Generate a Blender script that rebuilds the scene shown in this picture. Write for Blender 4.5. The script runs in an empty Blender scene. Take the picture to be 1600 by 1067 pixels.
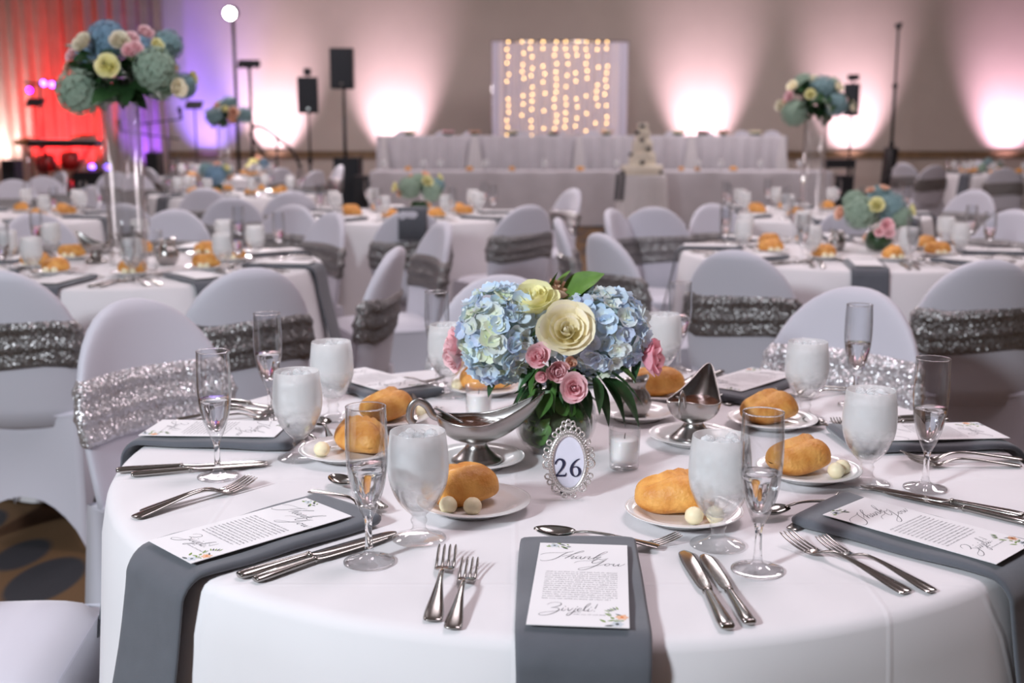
import bpy, math, random
import numpy as np
from math import sin, cos, pi, radians, hypot, atan2, sqrt, tan
from mathutils import Vector, Matrix, Euler

random.seed(7)
S = bpy.context.scene
COL = S.collection

# ------------------------------------------------------------------ camera
F_PX, PITCH, CAM_Z = 1800.0, radians(10.36), 1.306
cam_d = bpy.data.cameras.new('camera')
cam = bpy.data.objects.new('camera', cam_d)
COL.objects.link(cam)
cam.location = (0, 0, CAM_Z)
cam.rotation_euler = (pi/2 - PITCH, 0, 0)
cam_d.sensor_width = 36.0
cam_d.lens = F_PX/1600*36.0
cam_d.dof.use_dof = True
cam_d.dof.focus_distance = 1.62
cam_d.dof.aperture_fstop = 4.4
cam_d.dof.aperture_blades = 0
cam_d.clip_end = 80
S.camera = cam

# ------------------------------------------------------------------ world, lights, exposure
w = bpy.data.worlds.new('world'); S.world = w
w.use_nodes = True
w.node_tree.nodes['Background'].inputs[0].default_value = (.5, .48, .60, 1)
w.node_tree.nodes['Background'].inputs[1].default_value = 0.07
vs = S.view_settings
vs.view_transform = 'Standard'; vs.look = 'None'; vs.gamma = 1.0; vs.exposure = 0.06
vs.use_curve_mapping = False

def area(name, loc, target, size, power, color, spread=180):
    d = bpy.data.lights.new(name, 'AREA'); d.shape = 'DISK'; d.size = size
    d.energy = power; d.color = color; d.spread = radians(spread)
    o = bpy.data.objects.new(name, d); COL.objects.link(o); o.location = loc
    o.rotation_euler = (Vector(target)-Vector(loc)).to_track_quat('-Z', 'Y').to_euler()
    return o
def spot(name, loc, target, power, color, angle, blend=.6, size=.05):
    d = bpy.data.lights.new(name, 'SPOT'); d.energy = power; d.color = color
    d.spot_size = radians(angle); d.spot_blend = blend; d.shadow_soft_size = size
    o = bpy.data.objects.new(name, d); COL.objects.link(o); o.location = loc
    o.rotation_euler = (Vector(target)-Vector(loc)).to_track_quat('-Z', 'Y').to_euler()
    return o
# cool key (flash head on a stand, camera left), hall ceiling lamps (rosy)
area('key_flash', (-2.6, -1.3, 2.75), (0.3, 2.6, .7), .5, 178, (.84, .92, 1.0))
area('ceiling_lamp_front', (1.2, 2.6, 5.2), (1.2, 2.6, 0), 2.0, 85, (1.0, .83, .91))
for i, (lx, ly) in enumerate([(-4.5, 6.5), (0, 8), (4.5, 6.5), (-4, 15.5), (3.5, 15.5)]):
    area('ceiling_lamp_%d' % i, (lx, ly, 5.2), (lx, ly, 0), 2.2, 100 if ly < 12 else 170, (1.0, .89, .94))

# ------------------------------------------------------------------ pixel to place
def ray(x, y):
    u = (x-800)/F_PX; v = -(y-533.5)/F_PX
    return Vector((u, cos(PITCH)+v*sin(PITCH), -sin(PITCH)+v*cos(PITCH)))
def onz(x, y, z=.76):
    d = ray(x, y); t = (z-CAM_Z)/d.z
    return Vector((d.x*t, d.y*t, z))
def onY(x, y, Y):
    d = ray(x, y); t = Y/d.y
    return Vector((d.x*t, Y, CAM_Z+d.z*t))

# ------------------------------------------------------------------ materials
MATS = {}
def nodes(name):
    m = bpy.data.materials.new(name); m.use_nodes = True
    nt = m.node_tree
    return m, nt, nt.nodes['Principled BSDF']
def mat(name, col, rough=.5, metal=0., trans=0., ior=1.45, emit=None, estr=0., var=0., vscale=20., bump=0., bscale=200.,
        sss=0., sheen=0., spec=.5, coat=0., obj_var=0., alpha=1.):
    if name in MATS: return MATS[name]
    m, nt, b = nodes(name)
    c = (*col, 1)
    b.inputs['Base Color'].default_value = c
    b.inputs['Roughness'].default_value = rough
    b.inputs['Metallic'].default_value = metal
    b.inputs['Transmission Weight'].default_value = trans
    b.inputs['IOR'].default_value = ior
    b.inputs['Specular IOR Level'].default_value = spec
    b.inputs['Coat Weight'].default_value = coat
    b.inputs['Sheen Weight'].default_value = sheen
    b.inputs['Alpha'].default_value = alpha
    if sss:
        b.inputs['Subsurface Weight'].default_value = sss
        b.inputs['Subsurface Radius'].default_value = (.012, .008, .006)
        b.inputs['Subsurface Scale'].default_value = .3
    if emit:
        b.inputs['Emission Color'].default_value = (*emit, 1)
        b.inputs['Emission Strength'].default_value = estr
    N, L = nt.nodes, nt.links
    if var or bump:
        tc = N.new('ShaderNodeTexCoord')
    last = None
    if var:
        nz = N.new('ShaderNodeTexNoise'); nz.inputs['Scale'].default_value = vscale; nz.inputs['Detail'].default_value = 5
        L.new(tc.outputs['Object'], nz.inputs['Vector'])
        mp = N.new('ShaderNodeMapRange'); mp.inputs[1].default_value = .3; mp.inputs[2].default_value = .7
        mp.inputs[3].default_value = 1-var; mp.inputs[4].default_value = 1+var
        L.new(nz.outputs[0], mp.inputs[0])
        mx = N.new('ShaderNodeMix'); mx.data_type = 'RGBA'; mx.blend_type = 'MULTIPLY'; mx.inputs[0].default_value = 1
        mx.inputs[6].default_value = c
        L.new(mp.outputs[0], mx.inputs[7]); L.new(mx.outputs[2], b.inputs['Base Color']); last = mx.outputs[2]
    if obj_var:
        oi = N.new('ShaderNodeObjectInfo')
        hs = N.new('ShaderNodeHueSaturation')
        mp = N.new('ShaderNodeMapRange'); mp.inputs[3].default_value = 1-obj_var; mp.inputs[4].default_value = 1+obj_var
        L.new(oi.outputs['Random'], mp.inputs[0]); L.new(mp.outputs[0], hs.inputs['Value'])
        if last: L.new(last, hs.inputs['Color'])
        else: hs.inputs['Color'].default_value = c
        L.new(hs.outputs[0], b.inputs['Base Color'])
    if bump:
        nz2 = N.new('ShaderNodeTexNoise'); nz2.inputs['Scale'].default_value = bscale; nz2.inputs['Detail'].default_value = 4
        L.new(tc.outputs['Object'], nz2.inputs['Vector'])
        bp = N.new('ShaderNodeBump'); bp.inputs['Strength'].default_value = bump; bp.inputs['Distance'].default_value = .01
        L.new(nz2.outputs[0], bp.inputs['Height']); L.new(bp.outputs[0], b.inputs['Normal'])
    MATS[name] = m
    return m

def sequin_mat(name, col, scale=230., tilt=1.3):
    m, nt, b = nodes(name); N, L = nt.nodes, nt.links
    tc = N.new('ShaderNodeTexCoord'); vo = N.new('ShaderNodeTexVoronoi'); vo.inputs['Scale'].default_value = scale
    L.new(tc.outputs['Object'], vo.inputs['Vector'])
    sb = N.new('ShaderNodeVectorMath'); sb.operation = 'SUBTRACT'; sb.inputs[1].default_value = (.5, .5, .5)
    L.new(vo.outputs['Color'], sb.inputs[0])
    sc = N.new('ShaderNodeVectorMath'); sc.operation = 'SCALE'; sc.inputs['Scale'].default_value = tilt
    L.new(sb.outputs[0], sc.inputs[0])
    ge = N.new('ShaderNodeNewGeometry'); ad = N.new('ShaderNodeVectorMath'); ad.operation = 'ADD'
    L.new(ge.outputs['Normal'], ad.inputs[0]); L.new(sc.outputs[0], ad.inputs[1])
    no = N.new('ShaderNodeVectorMath'); no.operation = 'NORMALIZE'; L.new(ad.outputs[0], no.inputs[0])
    L.new(no.outputs[0], b.inputs['Normal'])
    b.inputs['Base Color'].default_value = (*col, 1); b.inputs['Metallic'].default_value = .8; b.inputs['Roughness'].default_value = .36
    return m

def frosted_mat(name):
    # condensation on an iced glass: clear at the tapering bottom, white mist above
    m, nt, b = nodes(name); N, L = nt.nodes, nt.links
    N.remove(b)
    tc = N.new('ShaderNodeTexCoord'); nz = N.new('ShaderNodeTexNoise'); nz.inputs['Scale'].default_value = 70; nz.inputs['Detail'].default_value = 4
    L.new(tc.outputs['Object'], nz.inputs['Vector'])
    sp = N.new('ShaderNodeSeparateXYZ'); L.new(tc.outputs['Object'], sp.inputs[0])
    ma = N.new('ShaderNodeMath'); ma.operation = 'MULTIPLY_ADD'; ma.inputs[1].default_value = .022
    L.new(nz.outputs[0], ma.inputs[0]); L.new(sp.outputs['Z'], ma.inputs[2])
    mp = N.new('ShaderNodeMapRange'); mp.inputs[1].default_value = .072; mp.inputs[2].default_value = .106; mp.inputs[4].default_value = .5
    L.new(ma.outputs[0], mp.inputs[0])
    tp = N.new('ShaderNodeBsdfTransparent')
    go = N.new('ShaderNodeBsdfGlossy'); go.inputs['Roughness'].default_value = .06
    lw = N.new('ShaderNodeLayerWeight'); lw.inputs[0].default_value = .22
    clear = N.new('ShaderNodeMixShader'); L.new(lw.outputs['Facing'], clear.inputs[0]); L.new(tp.outputs[0], clear.inputs[1]); L.new(go.outputs[0], clear.inputs[2])
    df = N.new('ShaderNodeBsdfDiffuse'); df.inputs[0].default_value = (.97, .98, .98, 1)
    tr = N.new('ShaderNodeBsdfTranslucent'); tr.inputs[0].default_value = (.99, .99, .99, 1)
    mist = N.new('ShaderNodeMixShader'); mist.inputs[0].default_value = .6; L.new(df.outputs[0], mist.inputs[1]); L.new(tr.outputs[0], mist.inputs[2])
    mx = N.new('ShaderNodeMixShader')
    L.new(mp.outputs[0], mx.inputs[0]); L.new(clear.outputs[0], mx.inputs[1]); L.new(mist.outputs[0], mx.inputs[2])
    L.new(mx.outputs[0], N['Material Output'].inputs[0])
    return m

def ice_mat(name):
    m, nt, b = nodes(name); N, L = nt.nodes, nt.links
    b.inputs['Base Color'].default_value = (.93, .95, .96, 1); b.inputs['Roughness'].default_value = .15
    tc = N.new('ShaderNodeTexCoord'); vo = N.new('ShaderNodeTexVoronoi'); vo.inputs['Scale'].default_value = 75
    L.new(tc.outputs['Object'], vo.inputs['Vector'])
    bp = N.new('ShaderNodeBump'); bp.inputs['Strength'].default_value = .6; bp.inputs['Distance'].default_value = .006
    L.new(vo.outputs['Distance'], bp.inputs['Height']); L.new(bp.outputs[0], b.inputs['Normal'])
    tr = N.new('ShaderNodeBsdfTranslucent'); tr.inputs[0].default_value = (.95, .97, .98, 1)
    m1 = N.new('ShaderNodeMixShader'); m1.inputs[0].default_value = .5; L.new(b.outputs[0], m1.inputs[1]); L.new(tr.outputs[0], m1.inputs[2])
    tp = N.new('ShaderNodeBsdfTransparent'); tp.inputs[0].default_value = (.97, .98, .98, 1)
    mp = N.new('ShaderNodeMapRange'); mp.inputs[2].default_value = .9; mp.inputs[1].default_value = .2; mp.inputs[3].default_value = .92; mp.inputs[4].default_value = .15
    L.new(vo.outputs['Distance'], mp.inputs[0])
    sp = N.new('ShaderNodeSeparateXYZ'); L.new(tc.outputs['Object'], sp.inputs[0])
    zr = N.new('ShaderNodeMapRange'); zr.inputs[1].default_value = .045; zr.inputs[2].default_value = .085; zr.inputs[3].default_value = .12; L.new(sp.outputs['Z'], zr.inputs[0])
    mm = N.new('ShaderNodeMath'); mm.operation = 'MULTIPLY'; L.new(mp.outputs[0], mm.inputs[0]); L.new(zr.outputs[0], mm.inputs[1])
    m2 = N.new('ShaderNodeMixShader'); L.new(mm.outputs[0], m2.inputs[0]); L.new(tp.outputs[0], m2.inputs[1]); L.new(m1.outputs[0], m2.inputs[2])
    L.new(m2.outputs[0], N['Material Output'].inputs[0])
    return m

def thin_glass(name, tint=(1, 1, 1), gloss=1.0):
    # thin-walled clear glass: fresnel reflection over plain see-through
    m, nt, b = nodes(name); N, L = nt.nodes, nt.links
    N.remove(b)
    tr = N.new('ShaderNodeBsdfTransparent'); tr.inputs[0].default_value = (*tint, 1)
    go = N.new('ShaderNodeBsdfGlossy'); go.inputs['Roughness'].default_value = .03
    fr = N.new('ShaderNodeLayerWeight'); fr.inputs[0].default_value = .16
    mu = N.new('ShaderNodeMath'); mu.operation = 'MULTIPLY'; mu.inputs[1].default_value = gloss; mu.use_clamp = True
    L.new(fr.outputs['Facing'], mu.inputs[0])
    mx = N.new('ShaderNodeMixShader')
    L.new(mu.outputs[0], mx.inputs[0]); L.new(tr.outputs[0], mx.inputs[1]); L.new(go.outputs[0], mx.inputs[2])
    L.new(mx.outputs[0], N['Material Output'].inputs[0])
    return m

def gradient_petal(name, c0, c1, zmax, var=.12, sss=.25, noise=40):
    # petal colour from heart (c0) to rim (c1) along its own height
    m, nt, b = nodes(name); N, L = nt.nodes, nt.links
    tc = N.new('ShaderNodeTexCoord'); sp = N.new('ShaderNodeSeparateXYZ'); L.new(tc.outputs['Object'], sp.inputs[0])
    mp = N.new('ShaderNodeMapRange'); mp.inputs[2].default_value = zmax
    L.new(sp.outputs['Z'], mp.inputs[0])
    cr = N.new('ShaderNodeMix'); cr.data_type = 'RGBA'; cr.inputs[6].default_value = (*c0, 1); cr.inputs[7].default_value = (*c1, 1)
    L.new(mp.outputs[0], cr.inputs[0])
    oi = N.new('ShaderNodeObjectInfo'); hs = N.new('ShaderNodeHueSaturation')
    m2 = N.new('ShaderNodeMapRange'); m2.inputs[3].default_value = 1-var; m2.inputs[4].default_value = 1+var
    L.new(oi.outputs['Random'], m2.inputs[0]); L.new(m2.outputs[0], hs.inputs['Value']); L.new(cr.outputs[2], hs.inputs['Color'])
    L.new(hs.outputs[0], b.inputs['Base Color'])
    b.inputs['Roughness'].default_value = .6; b.inputs['Sheen Weight'].default_value = .1
    tl = N.new('ShaderNodeBsdfTranslucent'); L.new(hs.outputs[0], tl.inputs[0])
    mx = N.new('ShaderNodeMixShader'); mx.inputs[0].default_value = sss
    L.new(b.outputs[0], mx.inputs[1]); L.new(tl.outputs[0], mx.inputs[2]); L.new(mx.outputs[0], N['Material Output'].inputs[0])
    return m

M = dict(
    cloth=mat('white_cloth', (.80, .775, .79), .85, var=.02, vscale=6, bump=.04, bscale=900, sheen=.2),
    spandex=mat('white_spandex', (.62, .61, .675), .62, sheen=.25, bump=.02, bscale=700),
    napkin=mat('grey_napkin', (.105, .112, .13), .85, var=.06, vscale=30, bump=.12, bscale=900, sheen=.3),
    sequin=sequin_mat('silver_sequin', (.74, .72, .73), 320, 1.3),
    sequin_shaded=sequin_mat('silver_sequin_shaded', (.30, .288, .285), 250, 1.0),  # same silver sequins; shade on back-turned sashes is put into the colour
    steel=mat('stainless_steel', (.40, .385, .365), .15, 1.0),
    steel_soft=mat('brushed_steel', (.42, .40, .385), .27, 1.0),
    china=mat('white_china', (.86, .85, .84), .18, coat=.3),
    paper=mat('card_paper', (.86, .85, .86), .7),
    ink=mat('dark_ink', (.035, .032, .045), .7),
    ink_soft=mat('grey_ink', (.15, .145, .16), .8),
    ink_navy=mat('navy_ink', (.022, .022, .06), .6),
    glass=mat('clear_glass', (1, 1, 1), .0, trans=1.0, ior=1.45),
    water=mat('clear_liquid', (1, 1, 1), .0, trans=1.0, ior=1.33),
    thin=thin_glass('thin_clear_glass'), thin_fl=thin_glass('flute_clear_glass', (.965, .97, .975), 1.25),
    frost=frosted_mat('frosted_ice_glass'),
    ice=ice_mat('ice_water'),
    crust=None, butter=mat('butter', (.93, .82, .56), .45, sss=.2, bump=.1, bscale=150),
    wax=mat('white_wax', (.88, .87, .86), .4, sss=.4),
    wick=mat('wick', (.04, .035, .03), .9),
    gravy=mat('brown_gravy', (.10, .032, .012), .12, var=.3, vscale=45, bump=.25, bscale=60),
    leaf=mat('green_leaf', (.075, .19, .04), .38, var=.3, vscale=35, obj_var=.35),
    leaf_dark=mat('dark_leaf', (.028, .078, .026), .35, var=.3, vscale=30, obj_var=.35),
    leaf_pale=mat('pale_leaf', (.13, .25, .05), .45, var=.25, vscale=35, obj_var=.3),
    stem=mat('stem_green', (.06, .12, .03), .6),
    vase_water=mat('vase_water', (.55, .62, .5), .02, trans=.9, ior=1.33),
    bead=mat('frame_silver', (.74, .70, .68), .28, .75),
    black=mat('black_plastic', (.012, .013, .016), .5),
    grille=mat('speaker_grille', (.018, .022, .028), .7, bump=.3, bscale=300),
    pole=mat('black_pole', (.02, .02, .022), .45),
    wood=mat('rail_wood', (.26, .17, .095), .5, var=.2, vscale=8),
    wall=mat('wall_paint', (.60, .52, .46), .9, var=.03, vscale=2, bump=.05, bscale=60),
    ceil=mat('ceiling_paint', (.62, .58, .56), .9),
    drape=mat('beige_drape', (.34, .265, .21), .9, var=.08, vscale=5),
    sheer=mat('white_sheer', (.74, .70, .80), .85),
    skirt=mat('head_cloth', (.62, .595, .63), .85, var=.04, vscale=5),
    skirt_light=mat('swag_cloth', (.76, .73, .74), .85),
    cake=mat('cream_icing', (.86, .79, .66), .6, bump=.06, bscale=120),
    petal_dark=mat('dark_blossom', (.03, .035, .045), .7),
    red_shell=mat('red_drum_shell', (.5, .02, .02), .3),
    chrome=mat('chrome', (.8, .8, .8), .1, 1.0),
    riser=mat('riser_carpet', (.08, .07, .07), .9),
    bulb=mat('warm_bulb', (1, .8, .4), .5, emit=(1.0, .58, .2), estr=11.5),
    wire=mat('string_wire', (.75, .72, .70), .5),
)
def crust_mat():
    m, nt, b = nodes('bread_crust'); N, L = nt.nodes, nt.links
    tc = N.new('ShaderNodeTexCoord'); nz = N.new('ShaderNodeTexNoise'); nz.inputs['Scale'].default_value = 34; nz.inputs['Detail'].default_value = 9
    L.new(tc.outputs['Object'], nz.inputs['Vector'])
    cr = N.new('ShaderNodeValToRGB')
    e = cr.color_ramp.elements; e[0].position = .28; e[0].color = (.60, .20, .025, 1); e[1].position = .75; e[1].color = (.95, .52, .14, 1)
    L.new(nz.outputs[0], cr.inputs[0])
    oi = N.new('ShaderNodeObjectInfo'); hs = N.new('ShaderNodeHueSaturation')
    mp = N.new('ShaderNodeMapRange'); mp.inputs[3].default_value = .88; mp.inputs[4].default_value = 1.08
    L.new(oi.outputs['Random'], mp.inputs[0]); L.new(mp.outputs[0], hs.inputs['Value']); L.new(cr.outputs[0], hs.inputs['Color'])
    L.new(hs.outputs[0], b.inputs['Base Color'])
    n2 = N.new('ShaderNodeTexNoise'); n2.inputs['Scale'].default_value = 130; n2.inputs['Detail'].default_value = 4
    L.new(tc.outputs['Object'], n2.inputs['Vector'])
    bp = N.new('ShaderNodeBump'); bp.inputs['Strength'].default_value = .5; bp.inputs['Distance'].default_value = .006
    L.new(n2.outputs[0], bp.inputs['Height']); L.new(bp.outputs[0], b.inputs['Normal'])
    b.inputs['Roughness'].default_value = .5
    return m
M['crust'] = crust_mat()
def carpet_mat():
    m, nt, b = nodes('patterned_carpet'); N, L = nt.nodes, nt.links
    tc = N.new('ShaderNodeTexCoord')
    wv = N.new('ShaderNodeTexVoronoi'); wv.inputs['Scale'].default_value = 2.6; wv.inputs['Randomness'].default_value = .45
    mpn = N.new('ShaderNodeMapping'); mpn.inputs['Rotation'].default_value = (0, 0, .5); mpn.inputs['Scale'].default_value = (1.5, .8, 1)
    L.new(tc.outputs['Object'], mpn.inputs[0]); L.new(mpn.outputs[0], wv.inputs['Vector'])
    cr = N.new('ShaderNodeValToRGB'); e = cr.color_ramp.elements
    e[0].position = .36; e[0].color = (.035, .035, .042, 1); e[1].position = .42; e[1].color = (.19, .10, .038, 1)
    L.new(wv.outputs['Distance'], cr.inputs[0])
    nz = N.new('ShaderNodeTexNoise'); nz.inputs['Scale'].default_value = 160; nz.inputs['Detail'].default_value = 3
    L.new(tc.outputs['Object'], nz.inputs['Vector'])
    mx = N.new('ShaderNodeMix'); mx.data_type = 'RGBA'; mx.blend_type = 'MULTIPLY'; mx.inputs[0].default_value = .6
    L.new(cr.outputs[0], mx.inputs[6]); L.new(nz.outputs[0], mx.inputs[7]); L.new(mx.outputs[2], b.inputs['Base Color'])
    b.inputs['Roughness'].default_value = .95
    return m
M['carpet'] = carpet_mat()
def add_creases(m, pitch=.43, h=.14):
    nt = m.node_tree; N, L = nt.nodes, nt.links; b = N['Principled BSDF']
    tc = N.new('ShaderNodeTexCoord'); sp = N.new('ShaderNodeSeparateXYZ'); L.new(tc.outputs['Object'], sp.inputs[0])
    hs = []
    for ax, off in (('X', .10), ('Y', .17)):
        ad = N.new('ShaderNodeMath'); ad.operation = 'ADD'; ad.inputs[1].default_value = off+10*pitch; L.new(sp.outputs[ax], ad.inputs[0])
        pp = N.new('ShaderNodeMath'); pp.operation = 'PINGPONG'; pp.inputs[1].default_value = pitch/2; L.new(ad.outputs[0], pp.inputs[0])
        mr = N.new('ShaderNodeMapRange'); mr.interpolation_type = 'SMOOTHSTEP'; mr.inputs[1].default_value = 0; mr.inputs[2].default_value = .006; mr.inputs[3].default_value = 1; mr.inputs[4].default_value = 0
        L.new(pp.outputs[0], mr.inputs[0]); hs.append(mr)
    mx = N.new('ShaderNodeMath'); mx.operation = 'MAXIMUM'; L.new(hs[0].outputs[0], mx.inputs[0]); L.new(hs[1].outputs[0], mx.inputs[1])
    bp = N.new('ShaderNodeBump'); bp.inputs['Strength'].default_value = h; bp.inputs['Distance'].default_value = .004
    L.new(mx.outputs[0], bp.inputs['Height'])
    old = b.inputs['Normal'].links[0].from_socket if b.inputs['Normal'].links else None
    if old: L.new(old, bp.inputs['Normal'])
    L.new(bp.outputs[0], b.inputs['Normal'])
add_creases(M['cloth'])
FLORET = [gradient_petal('hydrangea_' + n, c0, c1, .004, .14) for n, c0, c1 in (
    ('blue', (.74, .80, .66), (.58, .74, .93)), ('sky', (.84, .88, .74), (.70, .83, .95)),
    ('pale', (.86, .88, .62), (.84, .90, .90)), ('lilac', (.80, .82, .78), (.68, .76, .95)), ('green', (.78, .86, .48), (.84, .90, .72)))]
ROSE = dict(cream=gradient_petal('cream_petal', (.98, .86, .46), (1.0, .95, .78), .03),
            yellow=gradient_petal('yellow_petal', (.88, .86, .40), (.95, .92, .55), .03),
            pink=gradient_petal('pink_petal', (.92, .44, .50), (1.0, .72, .75), .03),
            deep=gradient_petal('rose_pink_petal', (.86, .32, .42), (1.0, .56, .63), .03),
            peach=gradient_petal('peach_petal', (.86, .50, .36), (.90, .62, .48), .03))
HYD_DIM = dict(blue=mat('dim_hydrangea_blue', (.20, .34, .46), .7, var=.35, vscale=60),  # distant heads: the dim light there is painted in as darker colour
               green=mat('dim_hydrangea_green', (.32, .44, .34), .7, var=.35, vscale=60),
               teal=mat('dim_hydrangea_teal', (.24, .38, .40), .7, var=.35, vscale=60))

# ------------------------------------------------------------------ mesh builder
class MB:
    def __init__(s): s.v = []; s.f = []; s.mi = []
    def add(s, verts, faces, m=0, T=None):
        o = len(s.v)
        if T is not None: verts = [T @ Vector(p) for p in verts]
        s.v += [tuple(p) for p in verts]; s.f += [tuple(i+o for i in f) for f in faces]; s.mi += [m]*len(faces)
        return s
    def box(s, c, d, m=0, T=None):
        x, y, z = c; a, b, h = d[0]/2, d[1]/2, d[2]/2
        v = [(x+i*a, y+j*b, z+k*h) for k in (-1, 1) for j in (-1, 1) for i in (-1, 1)]
        return s.add(v, [(0, 2, 3, 1), (4, 5, 7, 6), (0, 1, 5, 4), (2, 6, 7, 3), (0, 4, 6, 2), (1, 3, 7, 5)], m, T)
    def grid(s, nu, nv, fn, m=0, closed_u=False, closed_v=False, T=None, flip=False):
        v = [fn(i, j) for j in range(nv) for i in range(nu)]
        f = []
        for j in range(nv if closed_v else nv-1):
            for i in range(nu if closed_u else nu-1):
                a, b, c, d = j*nu+i, j*nu+(i+1) % nu, ((j+1) % nv)*nu+(i+1) % nu, ((j+1) % nv)*nu+i
                f.append((a, d, c, b) if flip else (a, b, c, d))
        return s.add(v, f, m, T)
    def lathe(s, prof, n=32, m=0, T=None, mod=None):
        def fn(i, j):
            r, z = prof[j]; t = 2*pi*i/n
            if mod: r = r*mod(t, z)
            return (r*cos(t), r*sin(t), z)
        return s.grid(n, len(prof), fn, m, closed_u=True, T=T)
    def rings(s, rings, m=0, cap=True, T=None):
        n = len(rings[0]); v = [p for r in rings for p in r]; f = []
        for j in range(len(rings)-1):
            for i in range(n):
                f.append((j*n+i, j*n+(i+1) % n, (j+1)*n+(i+1) % n, (j+1)*n+i))
        if cap:
            f.append(tuple(range(n-1, -1, -1))); f.append(tuple((len(rings)-1)*n+i for i in range(n)))
        return s.add(v, f, m, T)
    def tube(s, path, rad, n=8, m=0, T=None, flat=1.0, up=(0, 0, 1)):
        P = [Vector(p) for p in path]; rs = []
        R = rad if isinstance(rad, (list, tuple)) else [rad]*len(P)
        ref = Vector(up)
        for k, p in enumerate(P):
            d = (P[min(k+1, len(P)-1)]-P[max(k-1, 0)]).normalized()
            if abs(d.dot(ref)) > .98: ref2 = Vector((1, 0, 0)) if abs(d.x) < .9 else Vector((0, 1, 0))
            else: ref2 = ref
            a = d.cross(ref2).normalized(); b = a.cross(d).normalized()
            rs.append([p + a*(R[k]*cos(2*pi*i/n)) + b*(R[k]*flat*sin(2*pi*i/n)) for i in range(n)])
        return s.rings(rs, m, True, T)
    def ell(s, c, r, nu=16, nv=10, m=0, T=None, noise=None):
        def fn(i, j):
            t = 2*pi*i/nu; p = pi*j/(nv-1)
            d = Vector((sin(p)*cos(t), sin(p)*sin(t), -cos(p)))
            k = 1+(noise(d) if noise else 0)
            return (c[0]+r[0]*d.x*k, c[1]+r[1]*d.y*k, c[2]+r[2]*d.z*k)
        return s.grid(nu, nv, fn, m, closed_u=True, T=T)
    def torus(s, c, R, r, n=14, k=6, m=0, T=None, sx=1, sy=1):
        return s.grid(k, n, lambda i, j: (c[0]+(R+r*cos(2*pi*i/k))*cos(2*pi*j/n)*sx, c[1]+(R+r*cos(2*pi*i/k))*sin(2*pi*j/n)*sy, c[2]+r*sin(2*pi*i/k)),
                      m, True, True, T, flip=True)
    def mesh(s, name, mats, smooth=True, auto=None):
        me = bpy.data.meshes.new(name); me.from_pydata(s.v, [], s.f)
        if not isinstance(mats, (list, tuple)): mats = [mats]
        for x in mats: me.materials.append(x)
        if len(mats) > 1: me.polygons.foreach_set('material_index', s.mi)
        me.polygons.foreach_set('use_smooth', [smooth]*len(s.f))
        me.validate(); me.update()
        if auto and hasattr(me, 'set_sharp_from_angle'): me.set_sharp_from_angle(angle=radians(auto))
        return me

def obj(name, me, parent=None, loc=(0, 0, 0), rot=(0, 0, 0), scale=1.0):
    o = bpy.data.objects.new(name, me); COL.objects.link(o)
    o.location = loc
    o.rotation_euler = rot
    o.scale = (scale,)*3 if isinstance(scale, (int, float)) else scale
    if parent: o.parent = parent
    return o
def tag(o, label, cat, group=None, kind=None):
    o['label'] = label; o['category'] = cat
    if group: o['group'] = group
    if kind: o['kind'] = kind
    return o
def thing(name, label, cat, loc=(0, 0, 0), rz=0., group=None, rot=None, scale=1.0):
    o = obj(name, None, None, loc, rot or (0, 0, rz), scale); o.empty_display_size = .05
    return tag(o, label, cat, group)
def struct(name, me, parent=None, **k):
    o = obj(name, me, parent, **k)
    if not parent: o['kind'] = 'structure'
    return o
def inst(tpl, name, label, cat, loc, rz=0., group=None, scale=1.0, rot=None):
    """tpl: list of (part name, mesh, index of parent part or None[, label])"""
    if len(tpl) == 1 and tpl[0][0] is None:
        o = obj(name, tpl[0][1], None, loc, rot or (0, 0, rz), scale); return tag(o, label, cat, group)
    t = thing(name, label, cat, loc, rz, group, rot, scale); made = []
    for p in tpl:
        o = obj(p[0], p[1], t if p[2] is None else made[p[2]])
        if len(p) > 3: o['label'] = p[3]
        made.append(o)
    return t

def cr(pts, n=8):
    """Catmull-Rom through points of any dimension"""
    P = [np.array(p, float) for p in pts]; out = []
    for i in range(len(P)-1):
        a, b, c, d = P[max(i-1, 0)], P[i], P[i+1], P[min(i+2, len(P)-1)]
        for k in range(n):
            t = k/n
            out.append(.5*((2*b)+(c-a)*t+(2*a-5*b+4*c-d)*t*t+(3*b-a-3*c+d)*t**3))
    out.append(P[-1]); return out
def ribbon(mb, pts, m=0, n=6, z=0., k=1.0, T=None):
    """flat pen stroke: pts are (x, y, width)"""
    S_ = cr(pts, n); L_, R_ = [], []
    for i, p in enumerate(S_):
        a, b = S_[max(i-1, 0)], S_[min(i+1, len(S_)-1)]
        d = np.array([b[0]-a[0], b[1]-a[1]]); d /= (np.linalg.norm(d)+1e-9); nrm = np.array([-d[1], d[0]])
        h = max(abs(p[2]), 1e-5)/2*k
        L_.append((p[0]+nrm[0]*h, p[1]+nrm[1]*h, z)); R_.append((p[0]-nrm[0]*h, p[1]-nrm[1]*h, z))
    c = len(S_)
    mb.add(L_+R_, [(c+i, c+i+1, i+1, i) for i in range(c-1)], m, T)
def interp(xs, ys, x): return float(np.interp(x, xs, ys))

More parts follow.
